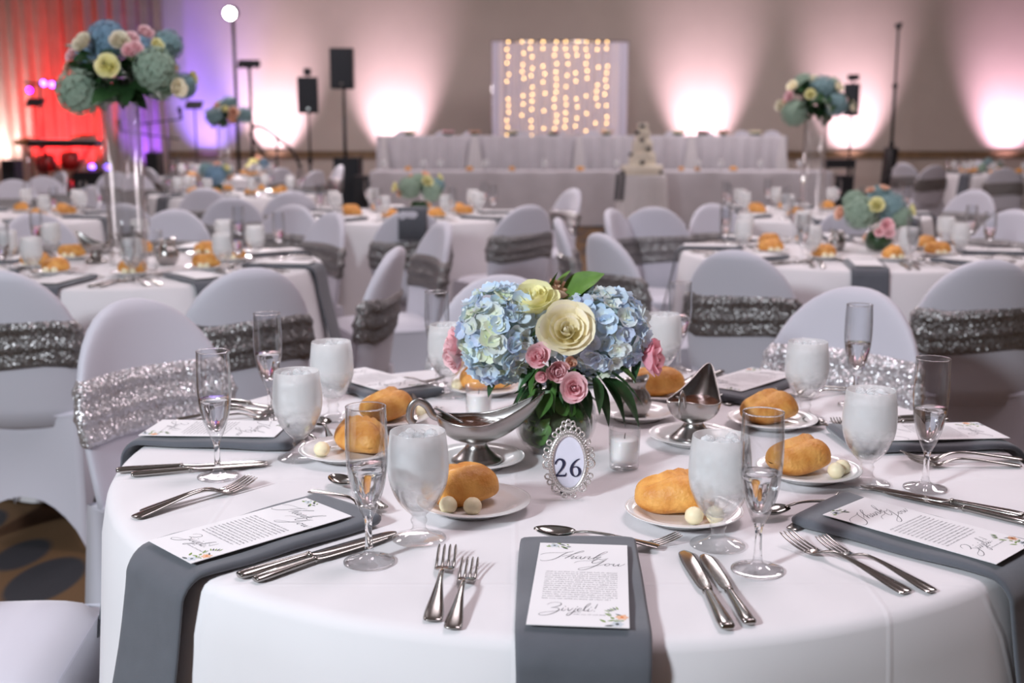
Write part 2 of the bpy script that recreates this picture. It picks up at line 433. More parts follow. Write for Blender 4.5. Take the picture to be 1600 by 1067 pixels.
# ------------------------------------------------------------------ room
WALL_Y = 20.6
XL, XR, YF, CEIL = -11.0, 11.0, -6.0, 5.4
struct('floor', MB().box((0, (YF+WALL_Y)/2, -.05), (XR-XL+.4, WALL_Y-YF+.4, .1)).mesh('floor', M['carpet'], False))
struct('ceiling', MB().box((0, (YF+WALL_Y)/2, CEIL+.05), (XR-XL+.4, WALL_Y-YF+.4, .1)).mesh('ceiling', M['ceil'], False))
struct('wall_back', MB().box((0, WALL_Y+.1, CEIL/2), (XR-XL+.4, .2, CEIL)).mesh('wall_back', M['wall'], False))
struct('wall_left', MB().box((XL-.1, (YF+WALL_Y)/2, CEIL/2), (.2, WALL_Y-YF, CEIL)).mesh('wall_left', M['wall'], False))
struct('wall_right', MB().box((XR+.1, (YF+WALL_Y)/2, CEIL/2), (.2, WALL_Y-YF, CEIL)).mesh('wall_right', M['wall'], False))
struct('wall_front', MB().box((0, YF-.1, CEIL/2), (XR-XL+.4, .2, CEIL)).mesh('wall_front', M['wall'], False))
zr0, zr1 = onY(700, 247, WALL_Y).z, onY(700, 236, WALL_Y).z
mb = MB().box((0, WALL_Y-.02, (zr0+zr1)/2), (XR-XL, .04, zr1-zr0)).box((0, WALL_Y-.03, zr1-.012), (XR-XL, .06, .024))
struct('trim_1', mb.mesh('chair_rail', M['wood'], False))
struct('baseboard_back', MB().box((0, WALL_Y-.012, .07), (XR-XL, .024, .14)).mesh('baseboard', M['wood'], False))

# pleated beige drape on the left of the back wall
def pleated(name, x0, x1, y, z0, z1, m, wl=.22, amp=.06, seed=0, taper=0., nz=6, thick=True):
    rr = random.Random(seed); n = max(24, int((x1-x0)/wl*10)); ph = rr.random()*6
    A = [rr.uniform(.7, 1.2) for _ in range(n)]
    def fn(i, j):
        u = i/(n-1); v = j/(nz-1); x = x0+(x1-x0)*u
        p = 2*pi*(x-x0)/wl + .6*sin(3.1*x+ph)
        return (x + taper*(v-.5)*(u-.5), y + amp*sin(p)*(0.8+.35*v)*(.8+.2*sin(x*5+ph)), z1+(z0-z1)*v)
    return MB().grid(n, nz, fn).mesh(name, m)
DR_Y = 20.1
xa, xb = onY(-140, 200, DR_Y).x, onY(262, 200, DR_Y).x
edges = np.linspace(xa, xb, 4)
DLAB = ('pleated beige stage drape glowing pink at the room edge', 'pleated beige stage drape lit bright red behind the drums', 'pleated beige stage drape lit red and violet behind the amplifier')
for i in range(3):
    tag(obj('stage_drape', pleated('stage_drape', edges[i]+.01, edges[i+1]-.01, DR_Y, .02, CEIL-.05, M['drape'], .23, .075, i)),
        DLAB[i], 'curtain', 'stage drapes on the back wall')

# ------------------------------------------------------------------ uplights
def make_par():
    can = MB().lathe([(.001, 0), (.07, 0), (.085, .01), (.085, .15), (.09, .16), (.078, .16), (.075, .14)], 18)
    lens = MB().lathe([(.001, .148), (.074, .148)], 18)
    yoke = MB().tube([(-.1, 0, .09), (-.1, 0, -.02), (-.1, 0, -.06), (.1, 0, -.06), (.1, 0, -.02), (.1, 0, .09)], .008, 6)
    return can.mesh('par_can', M['black']), lens, yoke.mesh('par_yoke', M['black'])
PAR = make_par()
def uplight(px, col, power, Y=None, name='uplight', angle=56, lean=.12, label=None, lens_e=14, zt=1.9):
    Y = Y or WALL_Y-.85
    X = (px-800)/F_PX*(Y*cos(PITCH)+1.0*sin(PITCH))
    t = thing('uplight', label, 'stage light', (X, Y, .075), 0, 'uplights along the back wall', rot=(-lean, 0, 0))
    obj('housing', PAR[0], t)
    lm = mat('lens_%d' % px, col, .4, emit=col, estr=lens_e)
    obj('lens', PAR[1].mesh('lens', lm), t); obj('yoke', PAR[2], t)
    spot('uplight_beam', (X, Y, .26), (X, Y+.85, zt), power*2.1, col, angle, 1.0, .08)
PINK = (1.0, .80, .90)
uplight(418, (1.0, .70, .86), 330, label='pink uplight on the floor by the stair handrail')
uplight(612, (1.0, .70, .86), 330, label='pink uplight on the floor behind the head table corner')
uplight(1105, (1.0, .70, .86), 330, label='pink uplight on the floor behind the raised table and cake')
uplight(1345, (1.0, .70, .86), 330, label='pink uplight on the floor by the equipment cases')
uplight(1598, (1.0, .62, .86), 330, label='lilac uplight on the floor by the far chairs')
uplight(-10, (1.0, .72, .78), 330, Y=19.5, label='pink uplight on the floor before the drape edge')
uplight(62, (1.0, .02, .03), 480, Y=19.5, label='red uplight on the floor behind the drums')
uplight(118, (1.0, .02, .03), 480, Y=19.5, label='red uplight on the floor behind the keyboard')
uplight(215, (.25, .08, 1.0), 240, Y=19.5, label='violet uplight on the floor behind the amplifier')
uplight(312, (.26, .16, 1.0), 300, label='blue uplight on the floor by the music stand')

# ------------------------------------------------------------------ tables and cloths
R_T, H_T = .762, .76
def cloth_mesh(seed, R=R_T, H=H_T, n=168, folds=(8, 13, 21), amp=.05, flare=.07, m='cloth'):
    rr = random.Random(seed); ph = [rr.random()*6.28 for _ in folds]; aw = [1.0, .6, .35]
    prof = [(0.001, 0), (.25, 0), (.5, 0), (.7, 0), (.9, 0), (.97, 0), (.988, -.0015), (.998, -.006), (1.004, -.014)]
    rows = [('t', a*R, H+b) for a, b in prof]
    nd = 14
    for k in range(1, nd+1): rows.append(('s', k/nd, H-.014-(H-.025)*k/nd))
    def fn(i, j):
        kd, a, z = rows[j]; t = 2*pi*i/n
        if kd == 't': r = a
        else:
            f = sum(aw[q]*cos(folds[q]*t+ph[q]+.5*a) for q in range(len(folds)))
            r = R*1.004+.006+a*flare+amp*f*(a**.9)*.7
        return (r*cos(t), r*sin(t), z)
    return MB().grid(n, len(rows), fn, closed_u=True).mesh('tablecloth', M[m])
CLOTHS = [cloth_mesh(1), cloth_mesh(2), cloth_mesh(3)]
T_TOP = MB().lathe([(.001, .72), (.74, .72), (.75, .725), (.75, .745), (.74, .75), (.001, .75)], 40).mesh('tabletop', mat('plywood', (.4, .28, .16), .6))
T_LEG = MB().lathe([(.001, 0), (.28, 0), (.28, .03), (.05, .06), (.04, .3), (.04, .7), (.2, .719), (.001, .719)], 16).mesh('pedestal', M['black'])
def table(c, i, desc):
    t = thing('round_table', 'round table under the cloth ' + desc, 'table', (c[0], c[1], 0), .3*i, 'round banquet tables')
    obj('tabletop', T_TOP, t); obj('pedestal', T_LEG, t)
    tag(obj('tablecloth', CLOTHS[i % 3], None, (c[0], c[1], 0), (0, 0, 1.3*i)), 'floor length white tablecloth ' + desc, 'tablecloth', 'white round tablecloths')

def edge_c(px, py):
    p = onz(px, py); return Vector((p.x*(p.y+R_T)/p.y, p.y+R_T))
C0 = Vector((.104, 1.933))
TB = dict(L1=edge_c(215, 452), R1=edge_c(1345, 424), M1=edge_c(622, 350))
TB['R1'].x -= .06; TB['M1'].x += .06
TB['R2'] = onz(1268, 334).xy; TB['L2'] = edge_c(372, 311); TB['L3'] = onz(352, 276).xy; TB['FL'] = onz(8, 338).xy; TB['FR'] = onz(1556, 271).xy
TDESC = dict(M0='of the table with the 26 frame', L1='of the table with the largest raised bouquet', R1='of the table with the salt shaker',
             M1='of the table with the yellow rose bouquet', R2='of the table before the half hidden loudspeaker',
             L2='of the table with the low blue bouquet', L3='of the table by the stair handrail',
             FL='of the table before the drums', FR='of the table by the brown wall')
table(C0, 0, TDESC['M0'])
for i, k in enumerate(TB): table(TB[k], i+1, TDESC[k])

# ------------------------------------------------------------------ chairs
def chair_meshes(seq):
    zs = [.40, .46, .52, .58, .64, .69, .735, .775, .81, .84, .864, .881, .892, .898, .9005]
    def hw(z): return .196+.018*(z-.40)/.22 if z < .62 else .216*max(.0, 1-((z-.62)/.281)**2.15)**.5+.001
    def yc(z): return -.185-.085*(z-.40)/.5
    def ring(z, hwx, ht, n=40):
        out = []
        for i in range(n):
            t = 2*pi*i/n; cx, sx = cos(t), sin(t)
            x = hwx*abs(cx)**.55*(1 if cx > 0 else -1); y = ht*abs(sx)**.55*(1 if sx > 0 else -1)
            y += yc(z)+.045*(x/.2)**2-.01
            out.append((x, y, z))
        return out
    back = MB().rings([ring(z, hw(z), .024*min(1, max(.12, hw(z)/.09))) for z in zs])
    seat = MB(); n = 15
    def sf(i, j):
        u, v = 2*i/(n-1)-1, 2*j/(n-1)-1
        e = (1-abs(u)**5)*(1-abs(v)**5)
        return (.205*u*(1-.03*abs(v)**4), .215*v*(1-.03*abs(u)**4)+.005, .435+.038*e**.5 if e > 0 else .435)
    seat.grid(n, n, sf)
    sk = MB(); per = []
    cx = [(-.2, -.205), (.2, -.205), (.205, .22), (-.205, .22)]
    for q in range(4):
        a, b = cx[q], cx[(q+1) % 4]
        for k in range(12): per.append((q, k/12, a, b))
    nz = 9
    def kf(i, j):
        q, t, a, b = per[i]; v = j/(nz-1)
        ed = 4*t*(1-t); ztop = .44; zb = .17*ed**.75+.004
        z = ztop+(zb-ztop)*v
        x = a[0]+(b[0]-a[0])*t; y = a[1]+(b[1]-a[1])*t
        k = 1+.07*(1-z/.44)*(1-.4*ed)
        y2 = y*k - (.03*(1-z/.44) if y < 0 else 0)
        ins = .028*ed*sin(pi*min(1, (1-z/.44)*1.1))
        nx, ny = [(0, 1), (-1, 0), (0, -1), (1, 0)][q]
        return (x*k+nx*ins, y2+ny*ins, z)
    sk.grid(48, nz, kf, closed_u=True)
    sash = MB(); n2 = 15
    def rs(j):
        v = j/(n2-1); z = .585+.15*v
        e = sin(pi*v)**.4
        fold = .004*sin(v*17)+.003*sin(v*31+1)
        r = ring(z, hw(z)+.004+.006*e+fold*.6, .0265+.007*e+fold)
        return [(x, y, zz+.012*sin(x*7+.4)-.010*(x/.2)*(1 if y > yc(z) else -.4)) for x, y, zz in r]
    sash.rings([rs(j) for j in range(n2)])
    return [('backrest', back.mesh('chair_back', M['spandex']), None), ('seat', seat.mesh('chair_seat', M['spandex']), None),
            ('skirt', sk.mesh('chair_skirt', M['spandex']), None), ('sash', sash.mesh('chair_sash', M[seq]), None, 'silver sequin sash')]
CH_NEAR, CH_FAR = chair_meshes('sequin'), chair_meshes('sequin_shaded')
CHAIRS = [Vector((-.955, 1.80))]
def chair_top(px, py, target, label, group, off=0., tpl=None, zt=.90, plain=False, base=0.):
    """chair placed by the pixel of its back's top, facing a target on the floor"""
    p = onz(px, py, zt+base); d = (Vector((target[0], target[1]))-p.xy).normalized()
    a = atan2(d.y, d.x)-pi/2+radians(off)
    f = Vector((-sin(a), cos(a))); o = p.xy+f*.27
    if base == 0:      # slide along the line of sight until the seat clears the table edges
        vd = p.xy.normalized(); best = None
        for k in range(0, 60):
            for sg in (1, -1):
                q = o+vd*(.02*k*sg)
                if all((q-c_).length > 1.07 for c_ in [C0]+list(TB.values())) and all((q-c_).length > .5 for c_ in CHAIRS): best = q; break
            if best is not None: break
        if best is not None: o = best
        else:          # no clear spot on that line: push straight out from the nearest table
            for _ in range(3):
                c_ = min([C0]+list(TB.values()), key=lambda c: (c-o).length)
                if (o-c_).length < 1.0: o = c_+(o-c_).normalized()*1.0
    CHAIRS.append(o)
    return inst((tpl or CH_FAR)[:3 if plain else 4], 'banquet_chair', label, 'chair', (o.x, o.y, base), a, group)
GM, GL, GR, GB = 'chairs around the 26 table', 'chairs around the tall vase table', 'chairs around the shaker table', 'chairs at the tables further back'
W = 'white chair with sequin sash '
chair_top(207, 478, C0, W+'facing the mauve lit place beside the 26 table', GM, 0, CH_NEAR)
chair_top(1338, 465, C0, W+'that glitters brightest, across the 26 table', GM, 0, CH_NEAR)
chair_top(785, 440, C0, W+'mostly hidden behind the hydrangea centerpiece', GM, 0, CH_NEAR)
t = inst(CH_NEAR, 'banquet_chair', 'white spandex chair with only its seat pad showing beside the 26 table', 'chair', (-.955, 1.80, 0), -pi/2+.1, GM)
L1, R1, M1, R2, L2, L3, FL, FR = [TB[k] for k in ('L1', 'R1', 'M1', 'R2', 'L2', 'L3', 'FL', 'FR')]
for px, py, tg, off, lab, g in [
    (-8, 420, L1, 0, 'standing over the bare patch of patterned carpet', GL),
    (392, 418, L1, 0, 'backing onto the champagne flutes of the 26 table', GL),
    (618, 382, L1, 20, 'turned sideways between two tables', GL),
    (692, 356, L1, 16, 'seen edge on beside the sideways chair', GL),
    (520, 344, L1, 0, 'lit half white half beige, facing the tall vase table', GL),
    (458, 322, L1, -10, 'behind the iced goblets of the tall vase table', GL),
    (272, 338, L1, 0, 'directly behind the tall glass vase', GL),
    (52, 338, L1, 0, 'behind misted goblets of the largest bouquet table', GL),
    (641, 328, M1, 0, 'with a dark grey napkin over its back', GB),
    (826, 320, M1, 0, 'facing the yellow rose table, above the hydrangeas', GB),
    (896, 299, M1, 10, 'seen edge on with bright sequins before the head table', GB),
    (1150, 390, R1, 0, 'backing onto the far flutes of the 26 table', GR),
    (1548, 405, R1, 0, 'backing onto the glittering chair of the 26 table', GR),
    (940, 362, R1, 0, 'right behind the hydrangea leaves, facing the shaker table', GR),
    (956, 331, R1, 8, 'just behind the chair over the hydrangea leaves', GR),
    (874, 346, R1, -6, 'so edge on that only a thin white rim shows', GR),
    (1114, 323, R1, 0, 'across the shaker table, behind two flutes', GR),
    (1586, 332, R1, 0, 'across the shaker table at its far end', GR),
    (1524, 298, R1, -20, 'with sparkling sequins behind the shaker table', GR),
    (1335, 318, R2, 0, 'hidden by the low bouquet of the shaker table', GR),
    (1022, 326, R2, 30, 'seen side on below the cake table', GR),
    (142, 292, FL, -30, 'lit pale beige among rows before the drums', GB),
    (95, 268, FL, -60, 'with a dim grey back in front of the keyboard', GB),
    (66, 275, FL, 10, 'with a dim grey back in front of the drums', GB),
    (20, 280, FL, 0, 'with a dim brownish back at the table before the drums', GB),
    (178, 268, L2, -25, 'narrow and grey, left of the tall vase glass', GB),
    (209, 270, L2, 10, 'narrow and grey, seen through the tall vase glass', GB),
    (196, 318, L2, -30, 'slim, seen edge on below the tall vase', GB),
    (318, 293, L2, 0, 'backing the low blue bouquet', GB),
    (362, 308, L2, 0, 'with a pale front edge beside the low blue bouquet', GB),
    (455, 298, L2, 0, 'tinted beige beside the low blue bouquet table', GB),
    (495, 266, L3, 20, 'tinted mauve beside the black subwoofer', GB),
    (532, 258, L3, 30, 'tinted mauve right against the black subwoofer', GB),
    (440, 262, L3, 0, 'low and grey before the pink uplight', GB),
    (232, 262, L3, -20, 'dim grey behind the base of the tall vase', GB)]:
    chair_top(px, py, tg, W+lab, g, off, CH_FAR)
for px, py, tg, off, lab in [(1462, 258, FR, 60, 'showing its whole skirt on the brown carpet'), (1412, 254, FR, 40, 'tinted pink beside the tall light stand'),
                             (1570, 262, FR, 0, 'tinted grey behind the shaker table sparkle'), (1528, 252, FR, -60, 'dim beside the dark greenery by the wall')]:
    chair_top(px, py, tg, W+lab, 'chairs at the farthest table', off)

# ------------------------------------------------------------------ cutlery
def cut_path(kind, L):
    return None
def blade_rings(st, n=10):
    """stations (x, z, half width, half thickness)"""
    out = []
    for x, z, w_, t_ in st:
        out.append([(x, w_*cos(2*pi*i/n), z+t_*sin(2*pi*i/n)) for i in range(n)])
    return out
def fork_mesh(L=.2):
    k = L/.2; mb_ = MB()
    st = cr([(0, .0025, .0085, .0016), (.004, .003, .0108, .002), (.02, .005, .0108, .0023), (.05, .009, .0075, .0022), (.085, .0135, .0042, .0022),
             (.112, .0145, .0033, .0022), (.128, .011, .0045, .0019), (.138, .0068, .0095, .0014), (.146, .0045, .0120, .0012), (.156, .0042, .0124, .0011)], 4)
    mb_.rings(blade_rings([(a*k, b*k, c*k, d*k) for a, b, c, d in st]))
    for q in range(4):
        y = -.0105+.007*q
        pts = cr([(.153, y*1.0, .0042), (.168, y*1.02, .0062), (.184, y*1.02, .0105), (.2, y*.98, .0165)], 4)
        mb_.tube([(a*k, b*k, c*k) for a, b, c in pts], [.0019*k]*(len(pts)-2)+[.0015*k, .0008*k], 6, flat=.6)
    return mb_.mesh('fork', M['steel'])
def spoon_mesh(L=.17):
    k = L/.2; mb_ = MB()
    st = cr([(0, .0025, .0085, .0016), (.004, .003, .0105, .002), (.02, .005, .0105, .0023), (.05, .009, .0075, .0022), (.085, .0135, .0042, .0022),
             (.112, .0145, .0033, .0022), (.130, .0125, .0036, .002), (.140, .0115, .0050, .0016)], 4)
    mb_.rings(blade_rings([(a*k, b*k, c*k, d*k) for a, b, c, d in st]))
    nu, nv = 20, 8
    def fn(i, j, o=0.):
        t = 2*pi*i/nu; s_ = max(.02, sin((j/(nv-1))*pi/2))
        return (k*(.168+(.034+o)*s_*cos(t)), k*((.0205+o)*s_*sin(t)*(1-.12*cos(t))), k*(.0125-.010*(1-s_**2)**.8-o))
    mb_.grid(nu, nv, fn, closed_u=True)
    mb_.grid(nu, nv, lambda i, j: fn(i, j, .001), closed_u=True, flip=True)
    return mb_.mesh('spoon', M['steel'])
def knife_parts(L=.235):
    k = L/.235
    h = cr([(0, .005, .006, .0032), (.003, .005, .0088, .0042), (.02, .005, .0095, .005), (.055, .0052, .0075, .0047), (.09, .0055, .0058, .0043), (.097, .0055, .0052, .004)], 3)
    hb = MB().rings(blade_rings([(a*k, b*k, c*k, d*k) for a, b, c, d in h]))
    hb.rings(blade_rings([(a*k, b*k, c*k, d*k) for a, b, c, d in cr([(.096, .0055, .005, .004), (.099, .0055, .0068, .0052), (.102, .0055, .005, .004)], 3)]))
    st = cr([(.101, .0055, .0048, .0026), (.112, .005, .0085, .0012), (.15, .0045, .0105, .001), (.19, .0042, .0112, .001), (.22, .004, .0100, .0009), (.231, .004, .0066, .0008), (.235, .004, .0015, .0006)], 4)
    bb = MB().rings(blade_rings([(a*k, b*k, c*k, d*k) for a, b, c, d in st], 8))
    return [('handle', hb.mesh('knife_handle', M['steel']), None), ('blade', bb.mesh('knife_blade', M['steel']), None)]
FORK, FORK2, DFORK, SPOON = [(None, fork_mesh(.205), None)], [(None, fork_mesh(.185), None)], [(None, fork_mesh(.165), None)], [(None, spoon_mesh(.17), None)]
KNIFE, KNIFE2 = knife_parts(.24), knife_parts(.215)

# ------------------------------------------------------------------ glassware and china
def goblet_tpl(main=True):
    n = 48 if main else 24
    clear = [(.001, 0), (.034, 0), (.037, .0012), (.036, .003), (.026, .006), (.014, .0105), (.0095, .016), (.0088, .021), (.0112, .0255), (.0112, .0285), (.0092, .032), (.0105, .0355)]
    bowl_o = [(.0105, .0355), (.0165, .041), (.0245, .050), (.0325, .063), (.0385, .079), (.0412, .097), (.0408, .118), (.0388, .138), (.0372, .150), (.0366, .1515)]
    bowl_i = [(.0358, .1508), (.0372, .138), (.0392, .118), (.0396, .097), (.037, .080), (.031, .0645), (.023, .052), (.0145, .0435), (.006, .0405), (.001, .040)]
    g = MB(); g.lathe(clear, n, 0); g.lathe(cr(bowl_o, 3 if main else 1)+cr(bowl_i, 3 if main else 1), n, 1)
    ic = MB()
    ic.lathe([(.001, .0412), (.006, .0415), (.0138, .0445), (.0222, .053), (.030, .0652), (.0360, .0805), (.0385, .097), (.0381, .118), (.0366, .136), (.032, .1405), (.001, .141)], n,
             mod=(lambda t, z: 1-.012*(1+sin(5*t+z*300))*.5))
    parts = [('glass', g.mesh('goblet_glass', [M['thin'], M['frost']]), None), ('ice_water', ic.mesh('goblet_ice', M['ice']), None)]
    if main:
        rr = random.Random(4)
        for q in range(6):
            c = MB().box((0, 0, 0), (.018, .017, .016)).mesh('ice_cube', M['ice'], False)
            break
        a = MB()
        for q in range(7):
            t = q*.9; T = Matrix.Translation((.019*cos(t)*(q > 0), .019*sin(t)*(q > 0), .139+.004*rr.random())) @ Euler((rr.random()*3, rr.random()*3, rr.random())).to_matrix().to_4x4()
            a.ell((0, 0, 0), (.011, .010, .008), 8, 6, T=T)
        parts.append(('ice', a.mesh('goblet_ice_lumps', M['ice']), None))
    return parts
def flute_tpl(main=True):
    n = 48 if main else 20
    foot = [(.001, 0), (.030, 0), (.0325, .0012), (.0318, .0026), (.02, .0052), (.010, .009), (.0062, .015), (.005, .025), (.0044, .04), (.0046, .052), (.0062, .060)]
    bo = [(.0062, .060), (.0095, .067), (.0140, .078), (.0200, .096), (.0245, .118), (.0268, .142), (.0268, .168), (.0258, .193), (.0253, .2045), (.0248, .2055)]
    bi = [(.0243, .2045), (.0249, .193), (.0259, .168), (.0258, .142), (.0233, .118), (.0184, .097), (.0115, .081), (.005, .075), (.001, .074)]
    md = lambda t, z: 1+.018*cos(10*t)*max(0, min(1, (z-.055)/.02))*max(0, min(1, (.135-z)/.03))
    fp = cr(foot, 2); ns = 13
    g = MB().lathe(fp[:ns+1], n, 0); g.lathe(fp[ns:], n, 1 if main else 0); g.lathe(cr(bo, 3)+cr(bi, 3), n, 0, mod=md)
    if main: g.torus((0, 0, .2052), .0250, .0008, 48, 8, 1); g.torus((0, 0, .0014), .0318, .0012, 48, 8, 1)
    lq = MB().lathe([(.001, .0745), (.0052, .0756), (.0117, .0815), (.0186, .0975), (.0235, .1185), (.0249, .128), (.0245, .1285), (.001, .128)], n)
    return [('glass', g.mesh('flute_glass', [M['thin_fl'], M['glass']]), None), ('champagne', lq.mesh('flute_wine', M['water']), None)]
GOB, GOBF, FLU, FLUF = goblet_tpl(), goblet_tpl(False), flute_tpl(), flute_tpl(False)
def plate_tpl(R=.084, n=48):
    p = [(.001, .002), (.5, .002), (.58, 0), (.62, .004), (.75, .0085), (.93, .0145), (.985, .0168), (1, .0172), (.995, .0155), (.93, .0185-.002), (.75, .0112), (.63, .007), (.56, .0055), (.001, .0055)]
    prof = [(r*R if r > .01 else .001, z) for r, z in p[:9]]+[(r*R if r > .01 else .001, z+.0015) for r, z in p[9:]]
    return [(None, MB().lathe(prof, n).mesh('plate', M['china']), None)]
PLATE, SAUCER = plate_tpl(), plate_tpl(.08)
def roll_tpl(seed, L=.058, Wd=.037, H=.036, split=True):
    rr = random.Random(seed); a = [rr.uniform(-1, 1) for _ in range(6)]
    nu, nv = 36, 24
    def fn(i, j):
        t = 2*pi*i/nu; p = pi*j/(nv-1)
        sp_ = sin(p)**.72; x = -cos(p)*L*(1+.02*a[0])
        cy, cz = cos(t), sin(t)
        y = Wd*sp_*cy*(1+.05*a[1]*x/L); z = H*sp_*(cz if cz > 0 else cz*.62)
        z += .003*sin(x*60+a[2])*sp_ + .0025*sin(y*90+a[3]*3)*(cz > 0)
        if split:
            d = y-.010*sin(x*40+a[4]); g = math.exp(-(d/.0055)**2)*max(0, cz)*sp_*(abs(x) < L*.82)
            z -= .007*g; z += .0065*math.exp(-((d-.010)/.005)**2)*max(0, cz)*sp_
        return (x, y, z+H*.62)
    return [(None, MB().grid(nu, nv, fn, closed_u=True).mesh('roll', M['crust']), None)]
ROLLS = [roll_tpl(1), roll_tpl(2, .056, .038, .037), roll_tpl(3, .060, .036, .035), roll_tpl(4, .053, .040, .036)]
BUTTER = [(None, MB().ell((0, 0, .0128), (.0136, .0132, .0128), 16, 10, noise=lambda d: .03*sin(9*d.x+4*d.z)*sin(7*d.y)).mesh('butter', M['butter']), None)]
def napkin_mesh():
    st = []
    # path in (radial distance, height above the table) with half width and half thickness
    P = cr([(.480, .009, .074, .006), (.486, .0105, .0765, .009), (.50, .010, .077, .0085), (.56, .0085, .077, .0075), (.66, .0075, .076, .0065), (.74, .0072, .075, .006),
            (.768, .003, .074, .005), (.785, -.015, .073, .0035), (.790, -.04, .0725, .003), (.804, -.12, .074, .003), (.832, -.24, .076, .003), (.856, -.36, .077, .003)], 3)
    rings = []; n = 20
    for k, p in enumerate(P):
        a, b = P[max(0, k-1)], P[min(len(P)-1, k+1)]
        d = np.array([b[0]-a[0], b[1]-a[1]]); d /= np.linalg.norm(d); nr = (-d[1], d[0])
        rg = []
        for i in range(n):
            t = 2*pi*i/n; cx, sx = cos(t), sin(t)
            wx = p[2]*abs(cx)**.35*(1 if cx > 0 else -1); th = p[3]*abs(sx)**.6*(1 if sx > 0 else -1)
            edge = 1+.35*(abs(wx)/p[2])**8
            th *= edge
            th += .0012*sin(p[0]*40+wx*30)
            rg.append((wx, -(p[0]+nr[0]*th), p[1]+nr[1]*th))
        rings.append(rg)
    return MB().rings(rings).mesh('napkin', M['napkin'])
NAP = [(None, napkin_mesh(), None)]

# ---- thank-you card: local x to the reader's right, y towards the table centre, origin at the card middle
CW, CL = .112, .245
def card_tpl(full=True):
    body = MB().box((0, 0, .0004), (CW, CL, .0008)).mesh('card', M['paper'], False)
    if not full: return [(None, body, None)]
    P = lambda x, y: ((x-56)/1000, (122.5-y)/1000)
    le = MB(); zt = .00095
    def st(pts, w0=.55, w1=1.15):
        nonlocal le
        q = []
        for i, (x, y) in enumerate(pts):
            X, Y = P(x, y); dn = 0
            if i: dn = max(0, (pts[i][1]-pts[i-1][1]))/ (hypot(pts[i][0]-pts[i-1][0], pts[i][1]-pts[i-1][1])+1e-6)
            q.append((X, Y, (w0+(w1-w0)*dn)/1000))
        ribbon(le, q, 0, 6, zt)
    # Thank
    st([(3, 42), (8, 37), (18, 34), (30, 33), (40, 30), (44, 27)])
    st([(40, 29), (34, 35), (29, 43), (25, 50), (19, 57), (12, 61), (6, 62), (4, 59)])
    st([(30, 46), (38, 41), (48, 34), (56, 28), (57, 25), (54, 26), (47, 33), (40, 43), (34, 52)])
    st([(34, 52), (39, 46), (44, 43), (45, 45), (42, 50), (43, 52), (47, 49)])
    st([(54, 44), (51, 43), (48, 47), (48, 51), (51, 50), (55, 44)]); st([(55, 44), (53, 50), (55, 52), (58, 48)])
    st([(60, 43), (57, 51)]); st([(57, 51), (62, 45), (65, 43), (65, 46), (63, 50), (64, 52), (68, 49)])
    st([(68, 49), (76, 40), (84, 31), (87, 26), (84, 26), (78, 34), (72, 45), (69, 52)]); st([(70, 49), (76, 44), (79, 43), (77, 46), (73, 47), (77, 51), (81, 52), (88, 48)])
    # You
    st([(46, 66), (50, 61), (57, 58), (66, 57), (72, 53), (76, 50)]); st([(76, 50), (70, 57), (68, 63), (71, 65), (77, 61), (83, 54)])
    st([(86, 51), (81, 60), (74, 71), (66, 81), (58, 87), (52, 87), (54, 82), (64, 77), (78, 71), (84, 67)])
    st([(88, 65), (85, 67), (84, 71), (87, 72), (90, 68), (88, 65), (92, 67), (95, 65)]); st([(96, 65), (94, 70), (96, 72), (101, 66)]); st([(102, 65), (100, 71), (103, 71), (109, 64)])
    le1 = le; le = MB()
    # Zivjeli!
    st([(20, 192), (24, 187), (31, 185), (36, 188), (34, 194), (28, 199), (25, 200)]); st([(25, 200), (31, 200), (34, 204), (31, 211), (24, 218), (16, 221), (12, 218), (17, 213), (27, 210), (36, 206)])
    st([(39, 199), (37, 205), (39, 207), (42, 203)]); st([(44, 199), (45, 207), (50, 199)]); st([(53, 199), (50, 209), (46, 218), (43, 219), (45, 213), (53, 207)])
    st([(55, 204), (59, 201), (58, 199), (55, 202), (55, 207), (60, 205)]); st([(60, 205), (66, 193), (69, 186), (67, 186), (63, 196), (62, 206), (66, 204)])
    st([(68, 199), (66, 206), (69, 206), (72, 202)]); st([(77, 186), (74, 199)])
    for x, y in ((40.5, 195), (54, 195), (69.5, 195), (73, 205)): st([(x, y), (x+.6, y+1.2)], 1.1, 1.3)
    tx = MB(); rr = random.Random(11)
    def line(x0, x1, y, h=1.9, p=.11):
        x = x0; left = rr.randint(3, 8)
        while x < x1:
            if left == 0: x += 1.3; left = rr.randint(2, 9); continue
            a, b = P(x, y), P(x+.55, y-h*(1.5 if rr.random() < .2 else 1))
            tx.add([(a[0], a[1], zt), (b[0], a[1], zt), (b[0], b[1], zt), (a[0], b[1], zt)], [(0, 1, 2, 3)])
            if rr.random() < .6:
                yy = y-rr.choice((0, h*.55, h)); c, d = P(x, yy), P(x+1.1, yy-.45)
                tx.add([(c[0], c[1], zt), (d[0], c[1], zt), (d[0], d[1], zt), (c[0], d[1], zt)], [(0, 1, 2, 3)])
            x += 1.5; left -= 1
    for r in range(14): line(13, 99 if r < 13 else 92, 96+r*6.1)
    line(50, 58, 211, 1.6); line(50, 86, 216.5, 1.6)
    fl = MB(); rr = random.Random(5)
    def leafp(x, y, a, l, wd, m):
        nonlocal fl
        q = [(0, 0), (.3, wd/2), (.65, wd/2.4), (1, 0), (.65, -wd/2.4), (.3, -wd/2)]; ca, sa = cos(a), sin(a); v = []
        for u, s_ in q:
            X, Y = P(x+l*u*ca-s_*sa, y+l*u*sa+s_*ca); v.append((X, Y, zt+.0001*m*.2))
        fl.add(v, [(5, 4, 3, 2, 1, 0)], m)
